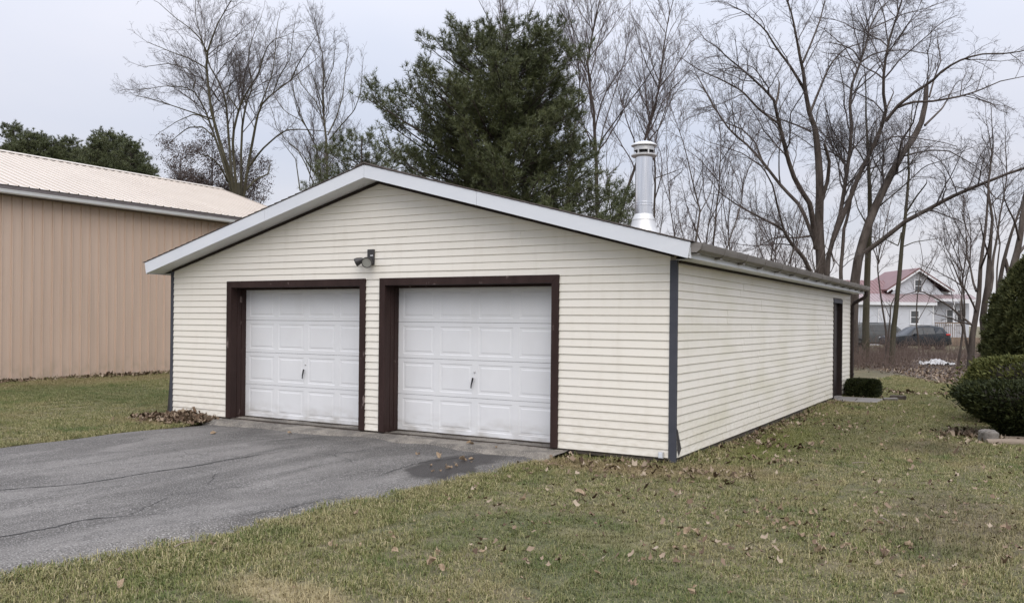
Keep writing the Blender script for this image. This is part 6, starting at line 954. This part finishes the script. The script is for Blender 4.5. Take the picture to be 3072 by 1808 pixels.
# ------------------------------------------------------------------ cars
def car(label, loc, rz, st, wheels, wr, paint, wins, name='parked_car', extra=()):
    """st: stations (x, z_sill, z_belt, z_top, half_width_belt, half_width_top), front at -x"""
    T = tag(empty(name, loc, rz), label, 'car', 'cars parked before the farmhouse'); V = []; n = len(st)
    for x, zs, zbt, zt, wb, wt in st:
        h = [(wb*.90, zs), (wb, zs+.10), (wb*1.01, (zs+zbt)/2+.05), (wb*.97, zbt), (wt, zt-.05), (wt*.86, zt)]
        V += [(x, -y, z) for y, z in h]+[(x, y, z) for y, z in h[::-1]]
    F = []; k = 12
    for i in range(n-1):
        for j in range(k): F.append((i*k+j, i*k+(j+1) % k, (i+1)*k+(j+1) % k, (i+1)*k+j))
    F.append(tuple(range(k-1, -1, -1))); F.append(tuple((n-1)*k+j for j in range(k)))
    b = MB(); b.add(V, F); b.smooth = True; B = obj('body', b, M[paint], T); s = B.modifiers.new('b', 'BEVEL'); s.width = .03; s.segments = 2; s.limit_method = 'ANGLE'; s.angle_limit = .5
    X = np.array([q[0] for q in st])
    def side(x, t):   # point on the flank between belt (0) and top (1)
        zb_, zt_, wb_, wt_ = (float(np.interp(x, X, [q[i] for q in st])) for i in (2, 3, 4, 5)); return (wb_*.97+(wt_-wb_*.97)*t, zb_+(zt_-.05-zb_)*t)
    for (xa, xb, ta, tb, xc, xd) in wins:
        for sg in (-1, 1):
            q = [side(xa, ta), side(xb, ta), side(xd, tb), side(xc, tb)]; P = [(xx, sg*(p[0]+.012), p[1]) for xx, p in zip((xa, xb, xd, xc), q)]
            b = MB(); b.add(P, [(0, 1, 2, 3)] if sg < 0 else [(3, 2, 1, 0)]); o = obj('side_window', b, M['carglass'], T); s = o.modifiers.new('s', 'SOLIDIFY'); s.thickness = .008
    for wx in wheels:
        for sg in (-1, 1):
            y = sg*(st[n//2][4]-.06); Mx = Matrix.Translation((wx, y, wr)) @ Matrix.Rotation(math.pi/2*sg, 4, 'X')
            b = MB(); b.lathe([(wr+.055, -.02), (wr+.055, .075), (wr*.9, .075)], 24, Mx); obj('wheel_arch', b, M['carplastic'], T)
            b = MB(); b.lathe([(wr*.62, -.1), (wr*.97, -.1), (wr, -.06), (wr, .06), (wr*.96, .10), (wr*.68, .105), (wr*.64, .085)], 24, Mx); wh = obj('wheel', b, M['tyre'], T)
            b = MB(); b.lathe([(0, .05), (wr*.12, .085), (wr*.60, .06), (wr*.66, .09), (wr*.66, .0)], 24, Mx); obj('rim', b, M['tyre'], wh)
            b = MB()
            for i in range(5):
                a = i*1.2566; u = Vector((math.cos(a), math.sin(a), 0)); v_ = Vector((-u.y, u.x, 0))
                b.add([Mx @ (u*wr*.10+v_*.05+Vector((0, 0, .102))), Mx @ (u*wr*.63+v_*.075+Vector((0, 0, .098))), Mx @ (u*wr*.63-v_*.075+Vector((0, 0, .098))), Mx @ (u*wr*.10-v_*.05+Vector((0, 0, .102)))], [(0, 1, 2, 3)] if sg > 0 else [(3, 2, 1, 0)])
            b.lathe([(wr*.60, .100), (wr*.67, .103), (wr*.67, .095)], 24, Mx); o = obj('spokes', b, M['rim'], wh); s = o.modifiers.new('s', 'SOLIDIFY'); s.thickness = .02
    for nm, mt, bx_ in extra: obj(nm, MB().box(*bx_), M[mt], T, bevel=.03)
    return T
p = at(28.20, 60.5)
SUV = [(-2.22, .42, .68, .74, .62, .50), (-2.16, .30, .80, .88, .80, .68), (-1.9, .26, .90, .98, .89, .76), (-1.25, .25, .98, 1.06, .92, .78), (-1.0, .25, 1.0, 1.10, .92, .77), (-.35, .25, 1.02, 1.52, .92, .66), (.0, .25, 1.03, 1.62, .92, .65), (.7, .25, 1.05, 1.66, .92, .64), (1.4, .25, 1.08, 1.62, .91, .62), (1.75, .27, 1.10, 1.56, .90, .59), (2.05, .32, 1.08, 1.20, .88, .66), (2.20, .40, .86, 1.02, .80, .62)]
car('black compact SUV parked in front of the pale farmhouse', (p[0], p[1], GZ), YAW+.10, SUV, (-1.36, 1.36), .34, 'carblack', [(-.78, .12, .08, .88, -.32, .12), (.17, 1.0, .08, .88, .17, .96), (1.05, 1.62, .14, .86, 1.01, 1.45)],
    extra=[('headlight', 'headlamp', (-2.16, -1.82, -.86, -.60, .74, .86)), ('headlight', 'headlamp', (-2.16, -1.82, .60, .86, .74, .86)), ('taillight', 'taillamp', (1.78, 2.10, -.91, -.70, 1.00, 1.12)), ('taillight', 'taillamp', (1.78, 2.10, .70, .91, 1.00, 1.12)),
           ('bumper', 'carplastic', (2.02, 2.26, -.80, .80, .36, .56)), ('bumper', 'carplastic', (-2.27, -2.05, -.74, .74, .34, .52)), ('wing_mirror', 'carblack', (-.62, -.46, -1.08, -.93, 1.0, 1.14)), ('roof_rail', 'carplastic', (-.1, 1.4, -.60, -.55, 1.66, 1.70))])
p = at(27.0, 64.5)
VAN = [(-2.45, .45, .80, .88, .70, .60), (-2.35, .32, 1.0, 1.1, .92, .80), (-1.9, .28, 1.12, 1.72, .97, .78), (-1.4, .28, 1.15, 1.80, .98, .80), (.0, .28, 1.17, 1.82, .98, .80), (1.2, .28, 1.17, 1.78, .98, .80), (1.9, .28, 1.12, 1.25, .96, .80), (2.5, .32, 1.0, 1.1, .92, .75), (2.62, .45, .75, .85, .75, .60)]
car('dark grey van parked behind the black SUV', (p[0], p[1], GZ), YAW, VAN, (-1.5, 1.6), .36, 'cargrey', [(-1.9, -.7, .1, .86, -1.75, -.7), (-.62, .55, .1, .86, -.62, .55), (.62, 1.55, .1, .86, .62, 1.25)], 'parked_van',
    extra=[('taillight', 'taillamp', (-2.40, -2.20, -.97, -.80, 1.0, 1.3)), ('taillight', 'taillamp', (-2.40, -2.20, .80, .97, 1.0, 1.3)), ('bumper', 'carplastic', (-2.55, -2.3, -.85, .85, .38, .60)), ('roof_rail', 'carplastic', (-1.6, 1.0, -.74, -.69, 1.82, 1.86))])

# ------------------------------------------------------------------ fallen leaves
def leaf_mesh(i):
    rng = np.random.default_rng(100+i); k = 11; out = []
    lob = [1.0, .55, .92, .5, .78, .34, .30]       # a lobed half outline, tip to stalk
    th = np.linspace(0, math.pi, len(lob)); hf = [(r*math.cos(t)*1.0, r*math.sin(t)*.78) for r, t in zip(lob, th)]
    outl = hf+[(x, -y) for x, y in hf[::-1][1:-1]]
    cu, cv, tw = rng.uniform(.5, 1.7), rng.uniform(-.4, 1.3), rng.uniform(-.9, .9)
    if i % 2: outl = [(x*1.05, y*.62+(.10 if y > 0 else -.10)*(1-x*x)) for x, y in [(math.cos(q)*(1-.12*math.cos(3*q)), math.sin(q)) for q in np.linspace(0, 2*math.pi, 13)[:-1]]]
    outl = [(x*rng.uniform(.8, 1.15), y*rng.uniform(.75, 1.2)) for x, y in outl]
    def z(x, y): return cu*y*y+cv*x*x*.45+tw*x*y+rng.normal(0, .11)
    V = [(0, 0, 0)]+[(x, y, z(x, y)) for x, y in outl]+[(x*.5, y*.5, z(x*.5, y*.5)*.8) for x, y in outl]; n = len(outl)
    F = [(0, n+1+j, n+1+(j+1) % n) for j in range(n)]+[(n+1+j, 1+j, 1+(j+1) % n) for j in range(n)]+[(n+1+j, 1+(j+1) % n, n+1+(j+1) % n) for j in range(n)]
    zz = min(v[2] for v in V); V = [(v[0], v[1], v[2]-zz) for v in V]
    # stalk
    o = len(V); V += [(-.28, .02, V[0][2]), (-.28, -.02, V[0][2]), (-.75, .0, V[0][2]+.12)]; F.append((o, o+1, o+2))
    b = MB(); b.add(V, F); me = b.mesh('fallen_leaf'); me.materials.append(M['leaf']); return me
LEAF = [leaf_mesh(i) for i in range(7)]
rl2 = random.Random(21)
def leaf_at(x, y, z, s, label, group, tilt=.5):
    o = obj('fallen_leaf', LEAF[rl2.randrange(7)], None, None, (x, y, z), (rl2.uniform(-tilt, tilt), rl2.uniform(-tilt, tilt), rl2.uniform(0, 6.28)), (s*rl2.uniform(.8, 1.3), s*rl2.uniform(.6, 1.1), s*rl2.uniform(.7, 1.4))); return tag(o, label, 'leaf', group)
for x, y in [(-2.32,-1.79),(-2.21,-1.64),(-2.07,-1.76),(-2.08,-1.81),(-2.24,-1.42),(-2.28,-1.19),(-2.22,-1.08),(-2.11,-1.25),(-2.09,-1.6),(-2.21,-1.22),(-2.1,-2.07),(-2.05,-1.99),(-2.16,-1.5),(-2.13,-1.7)]:
    leaf_at(x, y, drive_z(x, y)+.006, rl2.uniform(.022, .042), 'pale fallen leaf on the damp dark patch of driveway', 'leaves on the damp driveway patch', .2)
for (x, y), lab in zip([(-2.61,-1.19),(-2.82,-.20),(-2.35,-.28),(-2.9,-1.26),(-6.65,-1.23),(-5.88,-.46)], ['orange curled leaf on the driveway just beside the damp patch', 'small orange leaf on the concrete apron before the right door', 'big curled tan leaf on the apron near the right door', 'small pale leaf on dry asphalt left of the orange leaf', 'brown leaf on the asphalt before the left door, farther left', 'curled brown leaf cluster by the apron before the left door']):
    leaf_at(x, y, (-.035 if y > -.3 else drive_z(x, y))+.008, .042, lab, None, .4)
def lawn_zone(x, y):
    if x < -.6 and y < -1.2: return 'dry curled leaf on the lawn strip along the driveway edge', 'leaves along the driveway edge'
    if y > -1.2 and x < .9: return 'dry curled leaf on the tan grass below the front right corner', 'leaves below the front right corner'
    if y > 1.0: return 'dry curled leaf on the lawn between side wall and yew hedge', 'leaves between side wall and hedge'
    if y > -2.0 and x > 2.4: return 'dry curled leaf on the lawn at right below the hedge timbers', 'leaves at right below the timbers'
    if y < -4.0: return 'dry curled leaf in the grass of the bottom foreground', 'leaves in the bottom foreground'
    return 'dry curled leaf on the open middle of the front lawn', 'leaves on the open front lawn'
BIG = [(0.21,-4.67),(-.37,-4.96),(-.07,-4.85),(.06,-5.09),(-.64,-4.64),(-.83,-4.11),(-.14,-2.29),(-1.62,-5.56),(-.41,-3.99),(.05,-3.64),(-.15,-2.31),(.89,-.51),(3.11,-1.58),(3.48,-1.65),(2.85,-2.73),(2.44,-3.03),(2.5,-3.05),(2.3,-3.29),(2.7,-3.08),(1.28,-3.24),(1.32,-3.14),(1.07,-3.04),(.76,-3.09),(2.02,-4.62),(2.19,-.28),(2.26,-1.34),(1.6,-2.09),(1.9,-1.94),(1.91,-2.66),(3.29,-3.65),(1.8,-4.74),(1.43,-4.81),(2.92,-3.63),(3.0,-.52),(2.78,1.01),(2.44,1.6),(2.08,.48),(1.86,-2.42),(1.29,-2.56),(2.08,-2.47),(1.66,-2.13),(1.72,-2.0),(1.95,-1.86),(2.0,-2.02),(1.55,-2.2),(.1,-2.2),(-.05,-2.25),(2.3,-3.2),(2.62,-3.12),(1.95,-2.58)]
def on_drive(x, y, mrg=0.0): return (y < -.05) and (left_edge(y)-mrg < x < edge_x(y)+mrg)
lawnleaf = list(BIG)
clus = []
while len(clus) < 26:
    D = 6+11*rl2.random()**1.3; q = b0+FW*D+RT*(D*rl2.uniform(-.35, .55)); clus.append(q)
while len(lawnleaf) < 215:
    D = 5+13*rl2.random()**1.6; t = rl2.uniform(-.5, .62); q = b0+FW*D+RT*(D*t*.96)
    if rl2.random() < .7: c = rl2.choice(clus); q = c+RT*rl2.gauss(0, .22)+FW*rl2.gauss(0, .2)
    if on_drive(q.x, q.y, .05) or (-9.3 < q.x < .15 and q.y > -.1) or q.x < -8 or (q.x > 2.7 and q.y > 4): continue
    w_ = .25+.75*(.5+.5*math.sin(q.x*1.7+.6)*math.cos(q.y*1.3+.4))
    if rl2.random() < w_: lawnleaf.append((q.x, q.y))
for i, (x, y) in enumerate(lawnleaf):
    leaf_at(x, y, GZ+.018+rl2.uniform(0, .02), rl2.uniform(.026, .045) if i < len(BIG) else rl2.uniform(.014, .030), *lawn_zone(x, y), .8)
def litter(name, label, pts, smin, smax, seed, mt='litter', lift=.012):
    """countless leaves: one object"""
    rng = np.random.default_rng(seed); P = np.array(pts); n = len(P); base = []
    tri = np.array([(0, 0, .0), (1.1, 0, .25), (.45, .42, .15), (.1, .95, .45), (-.7, .35, .1), (-1, -.2, .5), (-.3, -.5, .2), (.5, -.95, .35)])
    ang = rng.uniform(0, 6.28, n); tx, ty = rng.normal(0, .45, n), rng.normal(0, .45, n); s = rng.uniform(smin, smax, n)
    c, sn = np.cos(ang), np.sin(ang); q = tri[None]*np.array([1, .8, 1]); x = q[..., 0]*c[:, None]-q[..., 1]*sn[:, None]; y = q[..., 0]*sn[:, None]+q[..., 1]*c[:, None]; z = q[..., 2]*rng.uniform(.3, 2.2, (n, 1))*rng.uniform(.4, 1.6, (n, 8))+x*tx[:, None]+y*ty[:, None]
    z = z-z.min(1, keepdims=True); V = np.stack([x, y, z], -1)*s[:, None, None]+P[:, None, :]; V[..., 2] += lift
    F = np.array([[0, j, j % 7+1] for j in range(1, 8)]); F = (F[None]+np.arange(n)[:, None, None]*8).reshape(-1, 3)
    return tag(obj(name, npmesh(name, V.reshape(-1, 3), F, M[mt])), label, kind='stuff')
rg = np.random.default_rng(77)
def strip(n, x0, x1, y0, y1, z=GZ): return np.stack([rg.uniform(x0, x1, n), rg.uniform(y0, y1, n), np.full(n, z)], 1)
# the heap blown against the left front corner
n = 1500; hx_ = rg.normal(-8.6, .46, n); hy_ = -.06-np.abs(rg.normal(0, .24, n)); kp = (hx_ < -7.85) & (hx_ > -9.7); hx_, hy_ = hx_[kp], hy_[kp]
litter('leaf_pile', 'heap of dry brown leaves against the left front corner', np.stack([hx_, hy_, GZ+.14*rg.random(len(hx_))*np.exp(-((hx_+8.55)/.5)**2)*np.exp(hy_/.3)], 1), .022, .05, 81)
q = strip(420, .03, .03, .2, 10.2); q[:, 0] = .04+np.abs(rg.normal(0, .16, len(q))); q = np.concatenate([q, np.stack([rg.uniform(-1.3, 1.2, 150), rg.normal(-.55, .28, 150), np.full(150, GZ+.02)], 1), np.stack([rg.normal(.75, .25, 60), rg.normal(2.2, .3, 60), np.full(60, GZ+.02)], 1), np.stack([rg.normal(.6, .3, 40), rg.normal(.7, .3, 40), np.full(40, GZ+.02)], 1), np.stack([rg.normal(1.2, .25, 30), rg.normal(5.0, .5, 30), np.full(30, GZ+.02)], 1)]); q = q[(q[:, 1] > -.02) & (q[:, 0] > .02) | (q[:, 1] < -.1)]; litter('leaf_litter', 'brown leaves along the foot of the side wall and corner', q, .016, .042, 82)
q = strip(900, -19.3, -19.3, 1.5, 10.5); q[:, 0] = -19.42+np.abs(rg.normal(0, .35, len(q))); litter('leaf_litter', 'leaf litter along the barn base', q, .03, .06, 83)
# leaf mould under the trees beyond the lawn
n = 11000; D = 25+19*rg.random(n)**1.6; a = D*rg.uniform(.30, .66, n); q = np.stack([b0.x+RT.x*a+FW.x*D, b0.y+RT.y*a+FW.y*D, np.full(n, GZ+.005)], 1)
ed = 22.3-2.35*(q[:, 0]-.1); q = q[(q[:, 1] > ed+rg.normal(0, .9, n))]; litter('leaf_litter', 'brown leaf litter at the far lawn edge under the brush', q, .022, .05, 84)
q = np.concatenate([np.stack([rg.normal(3.05, .25, 420), rg.normal(5.1, .5, 420), np.full(420, GZ)], 1), np.stack([rg.uniform(3.2, 4.6, 160), rg.uniform(4.5, 4.95, 160), np.full(160, GZ)], 1)]); litter('leaf_litter', 'dead leaves under the overhang of the yew hedge', q, .025, .05, 85)
q = np.stack([rg.normal(1.0, 1.2, 170), rg.normal(13.6, .35, 170), np.full(170, GZ)], 1); q = q[q[:, 0] > .2]; litter('leaf_litter', 'thin line of leaves on the lawn behind the boxwood', q, .03, .055, 86)
n = 1500; D = 6+16*rg.random(n)**1.2; a = D*rg.uniform(-.05, .62, n); q = np.stack([b0.x+RT.x*a+FW.x*D, b0.y+RT.y*a+FW.y*D, np.full(n, GZ+.02)], 1); ok = (q[:, 0] > .1) | (q[:, 1] < -.3)
ok &= np.array([not on_drive(x, y, .0) for x, y, _ in q]); litter('leaf_scraps', 'small leaf scraps strewn through the lawn', q[ok], .010, .034, 87)
for i, (x, y, rz, l) in enumerate([(-1.74, -5.72, 1.6, .17), (1.95, 1.1, .4, .2), (2.6, -2.0, 2.2, .14)]):
    b = MB(); b.tube([(-l/2, 0, 0), (-.02, .008, .012), (l/2, -.01, .008)], [.006, .005, .003], 6); b.tube([(0, .006, .01), (.03, .045, .02)], [.004, .002], 5)
    tag(obj('fallen_twig', b, M['log'], None, (x, y, GZ+.05), (0, 0, rz)), ['pale fallen twig on the lawn by the driveway edge', 'fallen twig on the lawn beside the side wall', 'small fallen twig on the open front lawn'][i], 'twig', 'fallen twigs')

# ------------------------------------------------------------------ grass
def blade_mesh(name, P, rng, hs=1.0):
    n = len(P); az = rng.uniform(0, 6.28, n); ln = (rng.gamma(5, .0060, n)+.009)*hs; bend = rng.uniform(.3, 1.7, n); w_ = rng.uniform(.0012, .0027, n)
    d = np.stack([np.cos(az), np.sin(az), np.zeros(n)], 1); s_ = np.stack([-np.sin(az), np.cos(az), np.zeros(n)], 1)*w_[:, None]; up_ = np.array([0, 0, 1])
    p1 = P+d*(ln*.28*bend)[:, None]+up_*(ln*.55)[:, None]; p2 = P+d*(ln*.85*bend)[:, None]+up_*(ln*np.clip(1-.42*bend, .22, 1))[:, None]
    V = np.stack([P-s_, P+s_, p1+s_*.8, p1-s_*.8, p2], 1).reshape(-1, 3); o = np.arange(n)[:, None]*5
    F = np.concatenate([o+np.array([[0, 1, 2]]), o+np.array([[0, 2, 3]]), o+np.array([[3, 2, 4]])])
    return bpy.data.objects.new(name, npmesh(name, V, F, M['grass']))       # never linked to the scene: only its geometry is used
CELL = .5; TUFTS = []
for i in range(8):                                  # sods: half a metre of turf, blades clumped
    rng = np.random.default_rng(200+i); n = 2700; c = rng.uniform(-CELL/2, CELL/2, (170, 2)); k = rng.integers(0, 170, n); P = c[k]+rng.normal(0, .022, (n, 2)); P = (P+CELL/2) % CELL-CELL/2
    hh_ = rng.uniform(.65, 1.3, 170)[k]; TUFTS.append(blade_mesh('sod', np.c_[P, np.full(n, -.002)], rng, hh_))
for i in range(6):                                  # loose tufts for the ragged edges
    rng = np.random.default_rng(250+i); n = 60; TUFTS.append(blade_mesh('tuft', np.c_[rng.normal(0, .05, (n, 2)), np.zeros(n)], rng))
def allowed(x, y, wob=0.0):
    ex = edge_x(y)+.03*np.sin(y*7)+.02*np.sin(y*19)+wob; lx = left_edge(y)-wob; bad = (y < -.02) & (x < ex+.02) & (x > lx-.02)
    bad |= (x > -9.16) & (x < .03) & (y > -.06); bad |= (x > -8.0) & (x < -1.35) & (y > -.6) & (y < .1); bad |= x < -19.35; bad |= y > 22.3-2.35*(x-.1); bad |= ((x-4.55)/1.5)**2+((y-5.65)/1.0)**2 < 1
    bad |= (x > -.05) & (x < 1.0) & (y > 10.1) & (y < 11.35);
    return ~bad
def inview(x, y):
    dx, dy = x-b0.x, y-b0.y; D = dx*FW.x+dy*FW.y; a = dx*RT.x+dy*RT.y; return (D > 2.8) & (D < 34) & (np.abs(a) < .82*D+1.0), D
def soil(x, y): return GZ-.012+.018*np.sin(x*0.9+1.3)*np.cos(y*0.7)+.010*np.sin(x*2.3+y*1.7)
def grass():
    rng = np.random.default_rng(91); gx, gy = np.meshgrid(np.arange(-20, 14, CELL)+.25, np.arange(-9, 27, CELL)+.25, indexing='ij'); gx, gy = gx.ravel(), gy.ravel()
    v, D = inview(gx, gy); gx, gy = gx[v], gy[v]; o = np.array([-.3, 0, .3]); ok = np.stack([allowed(gx+a, gy+b) for a in o for b in o], 1); full = ok.all(1); part = ok.any(1) & ~full
    x, y = gx[full], gy[full]; n = len(x); hz = .85+.35*(.5+.5*np.sin(x*.9+2)*np.cos(y*1.1))*rng.uniform(.8, 1.15, n)
    pts = [np.c_[x, y, soil(x, y), np.ones(n), hz, rng.integers(0, 8, n), rng.integers(0, 4, n)*math.pi/2]]
    m_ = 62; x = np.repeat(gx[part], m_)+rng.uniform(-.25, .25, part.sum()*m_); y = np.repeat(gy[part], m_)+rng.uniform(-.25, .25, part.sum()*m_); k = allowed(x, y, rng.normal(.02, .035, len(x))); x, y = x[k], y[k]; n = len(x)
    s = rng.uniform(.7, 1.25, n); wall = ((y > -.16) & (x < .1) & (x > -1.6)) | ((x > 0) & (x < .14) & (y > 0)) | ((x < -19.1)); s = np.where(wall & (rng.random(n) < .5), s*1.7, s); pts.append(np.c_[x, y, soil(x, y), s, s, rng.integers(8, 14, n), rng.uniform(0, 6.28, n)]); P = np.concatenate(pts)
    me = bpy.data.meshes.new('grass'); me.vertices.add(len(P)); me.vertices.foreach_set('co', P[:, :3].astype(np.float32).ravel())
    for nm, c in (('sxy', 3), ('sz', 4), ('turn', 6)): me.attributes.new(nm, 'FLOAT', 'POINT').data.foreach_set('value', P[:, c].astype(np.float32))
    me.attributes.new('pick', 'INT', 'POINT').data.foreach_set('value', P[:, 5].astype(np.int32)); me.update(); me.materials.append(M['grass'])
    o = bpy.data.objects.new('grass', me); COL.objects.link(o); tag(o, 'short patchy winter grass of the lawn', kind='stuff')
    ng = bpy.data.node_groups.new('grass', 'GeometryNodeTree'); ng.interface.new_socket('Geometry', in_out='INPUT', socket_type='NodeSocketGeometry'); ng.interface.new_socket('Geometry', in_out='OUTPUT', socket_type='NodeSocketGeometry')
    N, L = ng.nodes, ng.links; gi, go = N.new('NodeGroupInput'), N.new('NodeGroupOutput'); jn = N.new('GeometryNodeJoinGeometry')
    for tf in TUFTS[::-1]:                       # a multi-input socket lists its newest link first
        oi = N.new('GeometryNodeObjectInfo'); oi.inputs['Object'].default_value = tf; oi.inputs['As Instance'].default_value = False
        g2 = N.new('GeometryNodeGeometryToInstance'); L.new(oi.outputs['Geometry'], g2.inputs[0]); L.new(g2.outputs[0], jn.inputs[0])
    def attr(nm, t='FLOAT'):
        a = N.new('GeometryNodeInputNamedAttribute'); a.data_type = t; a.inputs['Name'].default_value = nm; return a.outputs['Attribute']
    ip = N.new('GeometryNodeInstanceOnPoints'); L.new(gi.outputs[0], ip.inputs['Points']); L.new(jn.outputs[0], ip.inputs['Instance']); ip.inputs['Pick Instance'].default_value = True; L.new(attr('pick', 'INT'), ip.inputs['Instance Index'])
    cr = N.new('ShaderNodeCombineXYZ'); L.new(attr('turn'), cr.inputs[2]); L.new(cr.outputs[0], ip.inputs['Rotation'])
    cs = N.new('ShaderNodeCombineXYZ'); L.new(attr('sxy'), cs.inputs[0]); L.new(attr('sxy'), cs.inputs[1]); L.new(attr('sz'), cs.inputs[2]); L.new(cs.outputs[0], ip.inputs['Scale']); L.new(ip.outputs[0], go.inputs[0])
    o.modifiers.new('grass', 'NODES').node_group = ng
grass()
